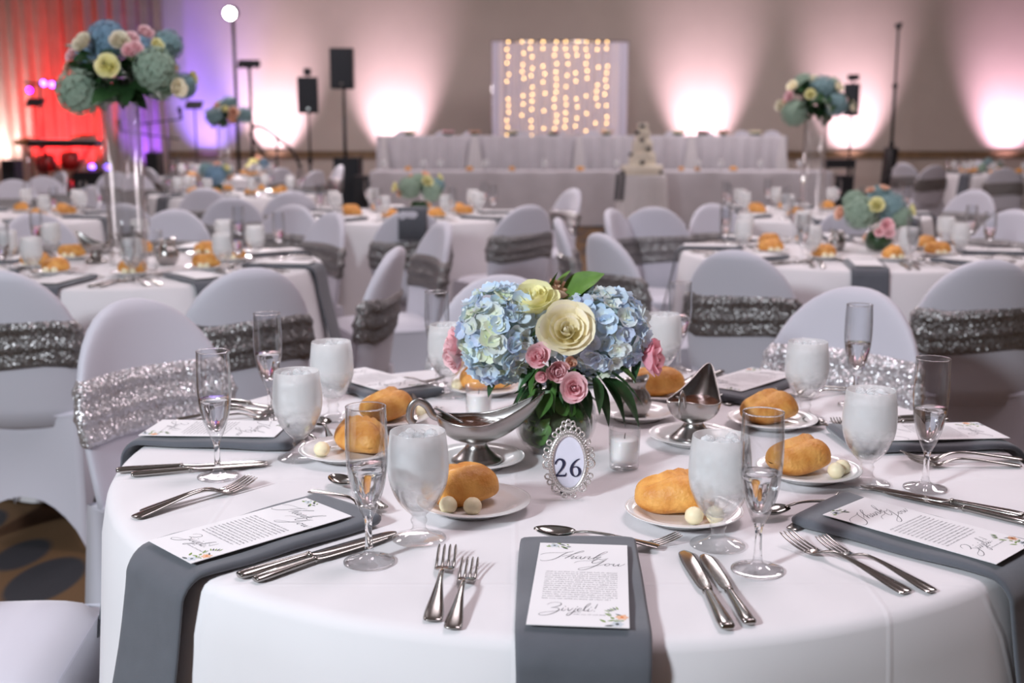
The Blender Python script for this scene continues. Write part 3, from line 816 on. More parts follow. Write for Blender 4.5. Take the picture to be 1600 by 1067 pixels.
    def bloom(x, y, r, m, mc):
        for k in range(6): leafp(x, y, k*pi/3, r, r*.75, m)
        for k in range(6): leafp(x, y, k*pi/3+.3, r*.3, r*.3, mc)
    for k in range(13):
        a = rr.uniform(-.6, 1.5); leafp(2+rr.random()*34, 1+rr.random()*12, a, rr.uniform(5, 11), rr.uniform(2, 4), rr.choice((0, 0, 1, 4)))
    bloom(19, 9, 6.5, 2, 4); leafp(28, 12, .6, 11, 4, 0); leafp(30, 15, .7, 9, 3, 4)
    fl1 = fl; fl = MB()
    for k in range(15):
        a = rr.uniform(2.4, 4.4); leafp(84+rr.random()*25, 212+rr.random()*29, a, rr.uniform(6, 12), rr.uniform(2, 4), rr.choice((0, 0, 1, 4)))
    bloom(104, 219, 8, 3, 5); bloom(99, 237, 8, 2, 4)
    for k in range(5): leafp(92+k*2, 206-k*1.5, 3.6+.2*k, 9, 2.2, 4 if k % 2 else 0)
    fm = [mat('print_green', (.22, .33, .08), .8), mat('print_sage', (.42, .48, .36), .8), mat('print_white_blossom', (.66, .72, .76), .8), mat('print_peach', (.85, .52, .34), .8),
          mat('print_navy', (.08, .10, .10), .8), mat('print_orange', (.75, .22, .05), .8)]
    return [('paper', body, None), ('script_lettering', le1.mesh('script', M['ink'], False), None, 'handwritten style Thank You lettering'),
            ('script_lettering', le.mesh('script_small', M['ink'], False), None, 'handwritten style Zivjeli lettering'), ('message_text', tx.mesh('text', M['ink_soft'], False), None),
            ('floral_print', fl1.mesh('floral', fm, False), None, 'printed leaf sprig'), ('floral_print', fl.mesh('floral', fm, False), None, 'printed sprig with peach blossom')]
CARD, CARDF = card_tpl(), card_tpl(False)

# ------------------------------------------------------------------ place settings
def pol(c, ang, r):
    a = radians(ang); return c[0]+r*sin(a), c[1]-r*cos(a)
TOP = H_T+.001
def at_dir(tpl, name, label, cat, c, ang, r, rz_deg, group, z=TOP, scale=1.0, tilt=0.):
    x, y = pol(c, ang, r)
    return inst(tpl, name, label, cat, (x, y, z), radians(rz_deg), group, scale)
# cutlery meshes run along +x from handle end to tip; inward direction at angle ang is (-sin, cos)
def along_in(ang): return 90+ang
def two_point(tpl, name, label, cat, p_end, p_tip, group, z=TOP, tilt=0.):
    d = p_tip-p_end
    return inst(tpl, name, label, cat, (p_end.x, p_end.y, z), 0, group, rot=(0, -tilt, atan2(d.y, d.x)))
SEATS = [(-2, 'facing the 26 frame'), (-45, 'facing the long gravy boat'), (-97, 'beside the white chair seat'), (-141, 'before the mauve chair'),
         (180, 'behind the hydrangea centerpiece'), (141, 'before the brightest glitter chair'), (95, 'facing the short gravy boat'), (45, 'facing the front votive')]
G26 = 'on the 26 table'
PX = {  # measured: plate, goblet, flute (base pixels)
    0: ((1068, 812), (1121, 853), (1183, 892)), 1: ((740, 797), (655, 843), (577, 879)), 2: ((545, 715), (468, 717), (341, 746)), 3: ((604, 662), (521, 655), (423, 655)),
    4: ((760, 614), (700, 619), (684, 602)), 5: ((1030, 622), (1034, 597), (1060, 580)), 6: ((1206, 666), (1257, 655), (1335, 634)), 7: ((1262, 746), (1353, 757), (1445, 764))}
ROLLA = {0: -10, 1: 15, 2: -50, 3: 40, 4: 5, 5: 0, 6: 25, 7: 20}
ROFF = {0: (-.012, .012), 1: (-.02, .01), 2: (.02, .012), 3: (0, .005), 4: (.0, .0), 5: (-.005, 0), 6: (-.005, .005), 7: (-.015, .005)}
BUT = {0: [(.008, -.042), (.038, -.038)], 1: [(-.035, -.038), (.0, -.043)], 2: [(-.042, -.02)], 3: [(.066, .02)], 4: [(-.06, -.01)], 5: [], 6: [], 7: [(.036, -.03), (.05, -.014)]}
for k, (ang, ph) in enumerate(SEATS):
    rng = random.Random(50+k)
    inst(NAP, 'folded_napkin', 'dark grey folded napkin hanging over the edge, ' + ph, 'napkin', (C0.x, C0.y, TOP), radians(ang), 'napkins '+G26)
    cx, cy = pol(C0, ang, .640)
    inst(CARD, 'thank_you_card', 'white printed thank you card on the napkin ' + ph, 'card', (cx, cy, TOP+.0185), 0, 'cards '+G26,
         rot=Euler((.012, 0, radians(ang+rng.uniform(-2, 2)+(-3 if k == 0 else 0)))))
    pp, gp, fp = [onz(*q) for q in PX[k]]
    inst(PLATE, 'bread_plate', 'white bread plate with a roll, place ' + ph, 'plate', (pp.x, pp.y, TOP), 0, 'bread plates '+G26)
    ro = ROFF[k]
    inst(ROLLS[k % 4], 'bread_roll', 'golden crusty bread roll on the plate, place ' + ph, 'bread roll', (pp.x+ro[0], pp.y+ro[1], TOP+.0062), radians(ROLLA[k]), 'bread rolls '+G26, rot=None)
    for bx, by in BUT[k]:
        inst(BUTTER, 'butter_ball', 'pale butter ball beside the roll, place ' + ph, 'butter', (pp.x+bx, pp.y+by, TOP+.0068), rng.random()*3, 'butter balls '+G26)
    inst(GOB, 'water_goblet', 'misted stem goblet of ice water, place ' + ph, 'goblet', (gp.x, gp.y, TOP), rng.random()*6, 'water goblets '+G26)
    inst(FLU, 'champagne_flute', 'clear flute half full of champagne, place ' + ph, 'champagne flute', (fp.x, fp.y, TOP), rng.random()*.6, 'champagne flutes '+G26)
GC = 'cutlery '+G26
def pair(tplA, tplB, nameA, nameB, labA, labB, cat, a0, a1, b0, b1):
    two_point(tplA, nameA, labA, cat, onz(*a0), onz(*a1), GC); two_point(tplB, nameB, labB, cat, onz(*b0), onz(*b1), GC)
def forks(k, a0, a1, b0, b1):
    ph = SEATS[k][1]
    pair(FORK, FORK2, 'dinner_fork', 'salad_fork', 'long steel dinner fork, place '+ph, 'shorter steel salad fork, place '+ph, 'fork', a0, a1, b0, b1)
def knives(k, a0, a1, b0, b1):
    ph = SEATS[k][1]
    pair(KNIFE, KNIFE2, 'dinner_knife', 'butter_knife', 'long steel dinner knife, place '+ph, 'shorter steel butter knife, place '+ph, 'knife', a0, a1, b0, b1)
def dessert(k, s0, s1, f0, f1):
    ph = SEATS[k][1]
    two_point(SPOON, 'dessert_spoon', 'small steel spoon crossing a fork, place '+ph, 'spoon', onz(*s0), onz(*s1), GC, TOP+.004)
    two_point(DFORK, 'dessert_fork', 'small steel dessert fork under a spoon, place '+ph, 'fork', onz(*f0), onz(*f1), GC)
forks(0, (676, 974), (705, 848), (707, 986), (742, 866))
knives(0, (1137, 988), (1073, 874), (1172, 980), (1098, 868))
dessert(0, (1030, 862), (855, 843), (880, 868), (1035, 852))
forks(1, (210, 812), (412, 757), (222, 803), (388, 760))
knives(1, (373, 906), (605, 840), (398, 912), (590, 848))
dessert(1, (600, 801), (508, 748), (486, 770), (595, 806))
forks(2, (276, 658), (424, 648), (285, 664), (410, 655))
knives(2, (182, 740), (414, 726), (205, 746), (410, 730))
dessert(2, (520, 700), (502, 668), (470, 676), (500, 702))
forks(3, (555, 596), (624, 604), (565, 602), (636, 600))
knives(3, (330, 626), (424, 640), (318, 634), (424, 646))
dessert(3, (655, 640), (640, 622), (600, 628), (650, 640))
knives(5, (1128, 584), (1080, 605), (1106, 582), (1068, 600))
dessert(5, (1160, 618), (1120, 632), (1135, 634), (1190, 620))
forks(5, (1330, 608), (1255, 618), (1338, 612), (1262, 624))
knives(6, (1478, 654), (1396, 658), (1480, 660), (1380, 664))
forks(6, (1596, 720), (1450, 722), (1594, 730), (1470, 730))
dessert(6, (1345, 700), (1292, 678), (1350, 700), (1300, 660))
forks(7, (1417, 930), (1206, 840), (1457, 928), (1243, 838))
knives(7, (1600, 812), (1370, 768), (1606, 822), (1398, 776))
dessert(7, (1330, 790), (1230, 806), (1236, 830), (1346, 770))

# ------------------------------------------------------------------ gravy boats, pitcher, votives
def boat_tpl():
    nu, nv = 56, 14
    def surf(u, v, off=0.):
        c_, s_ = cos(u), sin(u); cp, cm = max(0, c_), max(0, -c_)
        k = sin(v*pi/2)**.85
        x = ((.062-off)*c_+.052*cp**2.2*v*(1-off*20)-.004*cm**4)*k
        y = (.047-off)*s_*k*(1-.42*cp**1.5*v)
        zr = .070+.046*cp**2.4+.010*cm**3
        z = .033+off+(zr-.033-off)*(1-cos(v*pi/2))**1.05
        return (x, y, z)
    b = MB()
    b.grid(nu, nv, lambda i, j: surf(2*pi*i/nu, max(.02, j/(nv-1))), closed_u=True)
    b.grid(nu, nv, lambda i, j: surf(2*pi*i/nu, max(.02, j/(nv-1)), .0022), closed_u=True, flip=True)
    b.tube([surf(2*pi*i/nu, 1, .001) for i in range(nu)]+[surf(0, 1, .001)], .0019, 6)
    f = MB().lathe([(.001, .001), (.040, .001), (.043, .002), (.0425, .0045), (.034, .010), (.022, .022), (.0165, .030), (.018, .036), (.022, .0385)], 36)
    h = MB().tube(cr([(-.058, 0, .074), (-.072, 0, .080), (-.082, 0, .096), (-.096, 0, .103), (-.107, 0, .093), (-.109, 0, .074), (-.101, 0, .066)], 5), .0065, 8, flat=.28, up=(0, 1, 0))
    g = MB()
    ZG = .0655
    def level(u):
        for q in range(200, 40, -1):
            if surf(u, q/200, .0026)[2] <= ZG: return q/200
        return .5
    LV = [surf(2*pi*i/nu, level(2*pi*i/nu), .0026) for i in range(nu)]
    def gf(i, j):
        k = max(.02, j/7); p = LV[i]; return (p[0]*k, p[1]*k, ZG+.0005*sin(p[0]*k*160)*cos(p[1]*k*190))
    g.grid(nu, 8, gf, closed_u=True)
    sp_ = MB().tube(cr([(-.068, .012, .090), (-.050, .008, .080), (-.020, .0, .064)], 5), [.0065]*4+[.0055]*4+[.0045]*3, 8, flat=.3)
    return [('bowl', b.mesh('boat_bowl', M['steel_soft']), None), ('foot', f.mesh('boat_foot', M['steel_soft']), None), ('handle', h.mesh('boat_handle', M['steel_soft']), None),
            ('gravy', g.mesh('boat_gravy', M['gravy']), None, 'glossy brown gravy')], [(None, sp_.mesh('ladle', M['steel']), None)]
BOAT, LADLE = boat_tpl()
def put_boat(px, py, rz, labs, group):
    p = onz(px, py)
    inst(SAUCER, 'saucer', labs[0], 'saucer', (p.x, p.y, TOP), 0, group)
    inst(BOAT, 'gravy_boat', labs[1], 'gravy boat', (p.x, p.y, TOP+.0062), rz, group)
    inst(LADLE, 'gravy_spoon', labs[2], 'spoon', (p.x, p.y, TOP+.0062), rz, group)
put_boat(745, 727, radians(4), ('white saucer under the long gravy boat beside the flower bowl', 'steel gravy boat with raised lip beside the flower bowl', 'steel spoon handle dipping in the gravy beside the flower bowl'), 'sauce service '+G26)
put_boat(1083, 692, radians(68), ('white saucer under the gravy boat near the votive and pitcher', 'steel gravy boat turned away near the votive and pitcher', 'steel spoon handle in the gravy near the pitcher'), 'sauce service '+G26)
def pitcher_tpl():
    prof = [(.001, .001), (.021, .001), (.0235, .003), (.030, .014), (.0325, .028), (.029, .042), (.0215, .052), (.020, .058), (.023, .067), (.0245, .070), (.0235, .070), (.0185, .058), (.02, .052), (.027, .042), (.030, .028), (.028, .014), (.001, .005)]
    def lathe_lip():
        n = 32
        def fn(i, j):
            r, z = prof[j]; t = 2*pi*i/n; l = max(0, cos(t))**6*max(0, (z-.055)/.015)
            return (r*cos(t)*(1+.35*l), r*sin(t), z+.006*l)
        return MB().grid(n, len(prof), fn, closed_u=True)
    h = MB().tube(cr([(-.021, 0, .064), (-.036, 0, .064), (-.045, 0, .05), (-.042, 0, .032), (-.030, 0, .022)], 5), .0045, 8, flat=.45, up=(0, 1, 0))
    return [('body', lathe_lip().mesh('pitcher_body', M['steel_soft']), None), ('handle', h.mesh('pitcher_handle', M['steel_soft']), None)]
PITCH_T = pitcher_tpl()
p = onz(995, 654)
inst(plate_tpl(.078), 'saucer', 'white saucer under the small steel pitcher', 'saucer', (p.x, p.y, TOP), 0, 'sauce service '+G26)
inst(PITCH_T, 'cream_pitcher', 'small round steel pitcher on a saucer by the flowers', 'pitcher', (p.x-.005, p.y, TOP+.0062), radians(35))
def votive_tpl(H=.066, R=.0255, fill=.050):
    g = MB().lathe([(.001, 0), (R*.9, 0), (R*.95, .002), (R*.97, .02), (R*1.02, H), (R*.95, H), (R*.9, .02), (R*.88, .010), (.001, .009)], 32)
    wx = MB().lathe([(.001, .0095), (R*.86, .0095), (R*.885, .02), (R*.915, fill-.002), (R*.89, fill), (.001, fill-.001)], 32)
    wk = MB().tube([(0, 0, fill-.002), (.0005, 0, fill+.004), (.0012, 0, fill+.008)], .0008, 5)
    return [('glass', g.mesh('votive_glass', M['thin']), None), ('candle', wx.mesh('votive_wax', M['wax']), None), ('wick', wk.mesh('wick', M['wick']), 1)]
VOT = votive_tpl()
p = onz(975, 731); inst(VOT, 'votive_candle', 'white votive candle in clear glass beside the 26 frame', 'candle', (p.x, p.y, TOP), 0, 'votives '+G26)
p = onz(748, 655); inst(VOT, 'votive_candle', 'white votive candle in clear glass behind the long gravy boat', 'candle', (p.x, p.y, TOP), 0, 'votives '+G26)

# ------------------------------------------------------------------ number frame
p = onz(889, 781)
fr = thing('number_frame', 'oval jewelled silver table number frame standing before the flower bowl', 'picture frame', (p.x, p.y, TOP), 0, rot=(radians(-9), 0, radians(3)))
# local x right, z up, plate at y = 0, centre of oval at z = .062
OA, OB, OZ = .0270, .0425, .0560
def ov(t, k=0.): return ((OA+k)*sin(t), (OB+k)*cos(t))
mb = MB(); n = 64; m_ = 8
mb.grid(m_, n, lambda i, j: (ov(2*pi*j/n, .0045*cos(2*pi*i/m_))[0], .0032*sin(2*pi*i/m_), OZ+ov(2*pi*j/n, .0045*cos(2*pi*i/m_))[1]), 0, True, True, flip=True)
rim = obj('frame_rim', mb.mesh('frame_rim', M['bead']), fr)
beads = MB()
for j in range(60):
    t = 2*pi*j/60; x, z = ov(t, -.0015); beads.ell((x, -.003, OZ+z), (.0011,)*3, 6, 5)
    x, z = ov(t+.05, .0035); beads.ell((x, -.003, OZ+z), (.0012,)*3, 6, 5)
for tt in (1.62, 2.5, 3.78, 4.66):
    x, z = ov(tt, .0052)
    for q in range(11):
        a = q*2*pi/11; beads.ell((x+.0056*cos(a), -.0035, OZ+z+.0056*sin(a)), (.0011,)*3, 6, 5)
    beads.ell((x, -.004, OZ+z), (.0019,)*3, 8, 6)
b_ = obj('rhinestones', beads.mesh('rhinestones', mat('rhinestone', (.88, .85, .84), .12, .6)), fr); b_['kind'] = 'stuff'
LOOP = MB().torus((0, 0, 0), .0037, .0013, 16, 6).mesh('frame_loop', M['bead'])
LOOPB = MB().torus((0, 0, 0), .0052, .0014, 18, 6).mesh('frame_medallion', M['bead'])
lt = [.62, -.62, .95, -.95, 1.2, -1.2, 1.38, -1.38, 2.0, -2.0, 2.2, -2.2, 2.95, -2.95]
for tt in lt:
    x, z = ov(tt, .0085); obj('frame_loop', LOOP, fr, (x, 0, OZ+z), (pi/2, 0, 0), 1.0)
for tt in (1.62, 2.5, 3.78, 4.66):
    x, z = ov(tt, .0052); obj('frame_medallion', LOOPB, fr, (x, -.001, OZ+z), (pi/2, 0, 0), 1.25)
for x, z, s_ in [(0, .0525, 1.25), (-.0085, .0505, 1.1), (.0085, .0505, 1.1), (0, .0595, 1.0), (-.0068, .0575, .9), (.0068, .0575, .9), (-.015, .0465, 1.05), (.015, .0465, 1.05)]:
    obj('frame_loop', LOOP, fr, (x, 0, OZ+z), (pi/2, 0, 0), (s_*.9, s_*1.15, s_))
cd = MB(); cd.add([(OA*.98*sin(2*pi*i/48), .0008, OZ+OB*.98*cos(2*pi*i/48)) for i in range(48)], [tuple(range(48))])
cd.add([(OA*.98*sin(2*pi*i/48), .0028, OZ+OB*.98*cos(2*pi*i/48)) for i in range(48)], [tuple(range(47, -1, -1))])
card26 = obj('number_card', cd.mesh('number_card', mat('number_paper', (.80, .78, .90), .35), False), fr)
dg = MB()
d2 = [(.04, .70, .05), (.06, .80, .10), (.16, .95, .09), (.30, 1.0, .10), (.46, .93, .15), (.53, .76, .18), (.48, .58, .15), (.35, .38, .11), (.20, .20, .08), (.08, .06, .07), (.04, .04, .05)]
d2b = [(.02, .05, .10), (.30, .05, .105), (.52, .05, .11), (.60, .07, .10), (.645, .15, .06), (.66, .22, .02)]
d6 = [(.60, 1.01, .015), (.48, .97, .06), (.33, .86, .10), (.18, .68, .14), (.10, .48, .165), (.09, .30, .17), (.15, .12, .13), (.25, .02, .08), (.36, 0, .06), (.48, .06, .10), (.565, .18, .155), (.57, .34, .165), (.50, .48, .12), (.38, .55, .07), (.24, .53, .05), (.13, .45, .04)]
kk = .0262
TD = Matrix.Translation((-.0212, -.0006, OZ-.0215)) @ Euler((pi/2, 0, 0)).to_matrix().to_4x4() @ Matrix.Scale(kk, 4)
for st_ in (d2, d2b): ribbon(dg, st_, 0, 6, 0, 1, TD)
ribbon(dg, d6, 0, 6, 0, 1, TD @ Matrix.Translation((.86, 0, 0)))
o = obj('numerals', dg.mesh('numerals', M['ink_navy'], False), card26); o['label'] = 'dark navy serif number 26'
obj('easel_back', MB().box((0, .018, .046), (.022, .0016, .070), T=Matrix.Translation((0, 0, 0)) @ Matrix.Rotation(radians(-16), 4, 'X')).mesh('easel', M['black'], False), fr)

# ------------------------------------------------------------------ flowers
def petal_floret(rr, s=1.0):
    mb_ = MB(); nu, nv = 3, 4
    for q in range(4):
        a = q*pi/2+rr.uniform(-.15, .15); tilt = rr.uniform(.1, .5)
        T = Matrix.Rotation(a, 4, 'Z') @ Matrix.Rotation(-tilt, 4, 'Y')
        ws = [.15, .85, 1.0, .5]
        mb_.grid(nu, nv, lambda i, j: (.0115*s*(j/(nv-1)), .0062*s*ws[j]*(i-1), .0014*s*abs(i-1)+.0022*s*(j/(nv-1))**2), T=T)
    mb_.ell((0, 0, .0012*s), (.0016*s,)*3, 6, 4)
    return mb_
_rr = random.Random(3)
FL_MESH = [[petal_floret(_rr).mesh('floret', m) for _ in range(2)] for m in FLORET]
def orient(d, roll=0.):
    q = Vector(d).to_track_quat('Z', 'Y'); return (q.to_matrix() @ Matrix.Rotation(roll, 3, 'Z')).to_euler()
def fib(n):
    for i in range(n):
        z = 1-2*(i+.5)/n; r = sqrt(1-z*z); t = i*2.399963
        yield Vector((r*cos(t), r*sin(t), z))
def hydrangea(parent, c, r, n, weights, seed, skip=None):
    rr = random.Random(seed)
    core = obj('hydrangea', MB().ell((0, 0, 0), (r[0]*.84, r[1]*.84, r[2]*.84), 20, 12, noise=lambda d: .03*sin(11*d.x)*sin(13*d.z)).mesh('hydrangea_core', mat('hydrangea_heart', (.50, .62, .62), .8, var=.3, vscale=60)), parent, c)
    for d in fib(n):
        if skip and skip(d): continue
        d = (d+Vector((rr.uniform(-.14, .14), rr.uniform(-.14, .14), rr.uniform(-.14, .14)))).normalized()
        k = rr.uniform(.93, 1.07)
        p_ = (d.x*r[0]*k, d.y*r[1]*k, d.z*r[2]*k)
        mi = rr.choices(range(5), weights)[0]
        dd = (d+Vector((rr.uniform(-.35, .35),)*3)).normalized()
        obj('floret', rr.choice(FL_MESH[mi]), core, p_, orient(dd, rr.random()*6), rr.uniform(1.35, 1.85))
    return core
# rose petals: one mesh for each whorl
def petal_grid(R, H, half, curl, open_, wav, nu=7, nv=6, top=.22):
    def fn(i, j):
        u = 2*i/(nu-1)-1; v = j/(nv-1)*(1-top*abs(u)**2.5)
        r = R*(.18+.82*sin(min(1, v*1.15)*pi/2)**.8)*(1+open_*v*v)+curl*max(0, v-.72)**1.3*6*R
        r *= 1+.05*u*u
        z = H*v-curl*H*max(0, v-.78)*2.2+wav*sin(u*5)*v
        a = half*u*(.55+.45*min(1, v*2.2))
        return (r*sin(a), -r*cos(a), z)
    return MB().grid(nu, nv, fn)
RINGS = [(3, .16, .92, 1.3, 0, -.25), (3, .27, .95, 1.2, .04, -.1), (4, .42, .95, 1.0, .08, 0), (5, .58, .95, .88, .09, .02), (5, .76, .90, .80, .13, .08), (6, .94, .78, .72, .17, .13)]
PET = {}
def petal_mesh(kind, ring, scale):
    key = (kind, ring)
    if key not in PET:
        n_, R, H, half, curl, op = RINGS[ring]
        PET[key] = petal_grid(R*.03, H*.03*1.15, half, curl, op, .0014).mesh('petal', ROSE[kind])
    return PET[key]
def rose(parent, c, d, rad, kind, seed, rings=6, sepal=True, outer=None):
    rr = random.Random(seed); s = rad/(.0, .006, .009, .0132, .0195, .028, .0365)[rings]
    hub = obj('rose', MB().ell((0, 0, .012), (.0045, .0045, .017), 10, 8).mesh('rose_heart', ROSE[kind]), parent, c, orient(d, rr.random()*6), s)
    for q in range(rings):
        n_ = RINGS[q][0]
        for k in range(n_):
            a = 2*pi*(k+.5*(q % 2))/n_+rr.uniform(-.2, .2)
            knd = outer if (outer and q == rings-1) else kind
            obj('petal', petal_mesh(knd, q, s), hub, (0, 0, .001*rr.random()), (rr.uniform(-.10, .10), rr.uniform(-.10, .10), a), rr.uniform(.9, 1.08))
    return hub
def leaf_mesh(L, Wd, droop, fold, mt, ser=0):
    nu, nv = 5, 9
    def fn(i, j):
        v = j/(nv-1); u = i/2-1
        wv = Wd*(sin(pi*v**.8)**.9)*(1-.15*v)+.0004
        return (u*wv, L*v, -droop*L*v*v+fold*abs(u)*wv)
    return MB().grid(nu, nv, fn).mesh('leaf', mt)
LEAVES = {k: leaf_mesh(.075, .016, .35, .35, M[k]) for k in ('leaf', 'leaf_dark', 'leaf_pale')}
LEAVES['long'] = leaf_mesh(.095, .0155, .45, .3, M['leaf_dark'])
LEAVES['top'] = leaf_mesh(.07, .022, .12, .25, M['leaf_pale'])
LEAVES['broad'] = leaf_mesh(.07, .025, .2, .3, M['leaf'])
def leaf_to(parent, kind, base, tip, roll=0., w_=1.0):
    b, t = Vector(base), Vector(tip); d = t-b; L = d.length
    q = d.to_track_quat('Y', 'Z').to_matrix() @ Matrix.Rotation(roll, 3, 'Y')
    ref = {'long': .095, 'broad': .07, 'top': .07}.get(kind, .075)
    return obj('leaf', LEAVES[kind], parent, b, q.to_euler(), (L/ref*w_, L/ref, L/ref))

# ---- centre bowl and bouquet
VY = 1.955
vp = onz(867, 703); VX, VY = vp.x, vp.y
vase = thing('bowl_vase', 'round clear glass bowl vase lined with dark leaves on the 26 table', 'vase', (VX, VY, TOP))
vprof = [(.001, 0), (.036, 0), (.045, .003), (.058, .015), (.068, .034), (.072, .055), (.0695, .076), (.060, .096), (.052, .106), (.0505, .112), (.0535, .118)]
obj('glass', MB().lathe(cr(vprof, 3)+[(r-.0025, z+(.002 if z < .05 else 0)) for r, z in reversed(cr(vprof, 3)) if r > .004], 56).mesh('vase_glass', M['thin']), vase)
obj('water', MB().lathe([(.001, .006), (.030, .006), (.038, .008), (.048, .017), (.0545, .034), (.057, .055), (.055, .074), (.049, .086), (.001, .087)], 40).mesh('vase_water', mat('murky_water', (.045, .065, .03), .25)), vase)
rr = random.Random(21)
for k in range(90):
    a = 2*pi*rr.random(); z0 = rr.uniform(.012, .080); rad = interp([0, .015, .034, .055, .076, .096, .118], [.036, .052, .0625, .0665, .064, .056, .046], z0)
    b = Vector((rad*cos(a), rad*sin(a), z0)); a2 = a+rr.uniform(-.5, .5); z1 = min(.108, z0+rr.uniform(.012, .04)); r2 = interp([0, .015, .034, .055, .076, .096, .118], [.036, .052, .0625, .0665, .064, .056, .046], z1)
    t_ = Vector((r2*cos(a2), r2*sin(a2), z1))
    q = (t_-b).to_track_quat('Y', 'Z'); nrm = Vector((cos(a), sin(a), 0))
    yv = (t_-b).normalized(); xv = yv.cross(nrm).normalized(); zv = xv.cross(yv)
    m3 = Matrix((xv, yv, zv)).transposed()
    L = max(.028, (t_-b).length)
    obj('leaf', LEAVES[rr.choice(['leaf', 'leaf_dark', 'leaf_dark', 'leaf'])], vase, b, m3.to_euler(), (L/.075*1.5, L/.075, L/.075*.4))
bq = thing('hydrangea_bouquet', 'blue hydrangea, cream rose and pink spray rose bouquet in the glass bowl', 'bouquet', (VX, VY, TOP+.10))
BO = Vector((VX, VY, TOP+.10))
def bp(px, py, dy): return onY(px, py, VY+dy)-BO
back_skip = lambda d: d.y > .55
hydrangea(bq, bp(779, 522, -.035), (.056, .052, .073), 165, (4, 5, 4, 1, 3), 31, back_skip)
hydrangea(bq, bp(942, 518, -.015), (.068, .058, .064), 165, (3, 4, 4, 4, 1), 32, back_skip)
hydrangea(bq, bp(868, 505, .055), (.062, .050, .055), 80, (3, 4, 3, 2, 1), 33, lambda d: d.y < -.4)
TOC = lambda v, up=.0: (-(BO+v)+Vector((0, 0, CAM_Z+up))).normalized()
v = bp(887, 520, -.085); rose(bq, v+Vector((0, .020, -.006)), TOC(v)+Vector((-.06, 0, .30)), .050, 'cream', 1)
v = bp(836, 487, -.03); rose(bq, v, Vector((-.10, -.42, 1)).normalized(), .047, 'yellow', 2, 6)
v = bp(866, 464, .03); rose(bq, v, Vector((.5, -.2, .8)).normalized(), .024, 'peach', 3, 5)
v = bp(843, 560, -.085); rose(bq, v, TOC(v)+Vector((-.15, 0, .25)), .0215, 'pink', 4, 5)
v = bp(866, 577, -.075); rose(bq, v, TOC(v)+Vector((.35, 0, -.2)), .020, 'pink', 5, 5)
v = bp(850, 586, -.090); rose(bq, v, TOC(v)+Vector((-.3, 0, -.2)), .011, 'pink', 6, 4)
v = bp(896, 607, -.090); rose(bq, v, TOC(v)+Vector((.1, 0, .05)), .0255, 'pink', 7, 6)
v = bp(722, 542, .0); rose(bq, v, Vector((-1, -.35, .12)), .031, 'pink', 8, 6)
v = bp(720, 555, -.01); rose(bq, v, Vector((-.8, -.5, -.3)), .023, 'pink', 18, 5)
v = bp(1003, 560, -.02); rose(bq, v, Vector((1, -.35, .1)), .037, 'deep', 9, 6)
v = bp(888, 570, -.07); rose(bq, v, TOC(v)+Vector((.2, 0, .2)), .009, 'peach', 10, 3)
for kind, b_, t_, dy0, dy1, ro in [
    ('top', (858, 470), (866, 421), .03, .0, 0.9), ('top', (878, 466), (938, 424), .02, -.02, 1.0), ('top', (862, 474), (884, 420), .04, .01, .9), ('top', (900, 470), (925, 440), .0, -.03, .6),
    ('long', (930, 580), (1000, 640), -.05, -.075, .2), ('long', (935, 575), (1018, 600), -.04, -.06, -.3), ('long', (925, 590), (968, 652), -.06, -.09, .3), ('long', (930, 588), (945, 640), -.07, -.10, .1),
    ('long', (950, 590), (1022, 648), -.045, -.055, .5), ('leaf_dark', (900, 585), (928, 618), -.07, -.09, 0), ('leaf', (960, 570), (1000, 588), -.05, -.06, .3),
    ('leaf_dark', (838, 570), (805, 600), -.05, -.075, -.3), ('leaf', (842, 575), (818, 612), -.06, -.085, .3), ('leaf_pale', (850, 590), (822, 606), -.07, -.09, .5), ('leaf', (838, 540), (835, 500), -.05, -.075, .8),
    ('leaf_dark', (840, 560), (833, 520), -.04, -.07, -.6), ('leaf', (870, 600), (855, 640), -.07, -.085, .2), ('leaf_dark', (880, 600), (905, 640), -.06, -.085, -.2), ('broad', (845, 605), (812, 640), -.06, -.08, .3),
    ('broad', (860, 610), (838, 652), -.07, -.085, -.4), ('leaf_dark', (775, 590), (760, 612), -.02, -.05, 0), ('leaf_dark', (880, 590), (870, 625), -.065, -.09, .5), ('leaf_dark', (905, 600), (930, 650), -.06, -.08, .4),
    ('leaf_dark', (830, 600), (800, 622), -.05, -.07, .1), ('leaf', (725, 520), (716, 508), .0, -.01, 0), ('leaf_dark', (1000, 560), (985, 590), -.02, -.05, .2)]:
    leaf_to(bq, kind, bp(*b_, dy0), bp(*t_, dy1), ro)
rr = random.Random(8)
for k in range(44):
    a = 2*pi*k*.618; leaf_to(bq, rr.choice(['leaf_dark', 'leaf', 'leaf_dark']), (0.03*cos(a), .03*sin(a), rr.uniform(.0, .04)), ((.065+.03*rr.random())*cos(a), (.06+.025*rr.random())*sin(a), rr.uniform(-.02, .055)), rr.uniform(-.5, .5))
for k in range(9):
    a = 2*pi*k/9; st_ = MB().tube([(.02*cos(a), .02*sin(a), -.06), (.03*cos(a+.3), .03*sin(a+.3), -.01), (.04*cos(a+.4), .04*sin(a+.4), .05)], .0025, 6)
    obj('stem', st_.mesh('stem', M['stem']), bq)

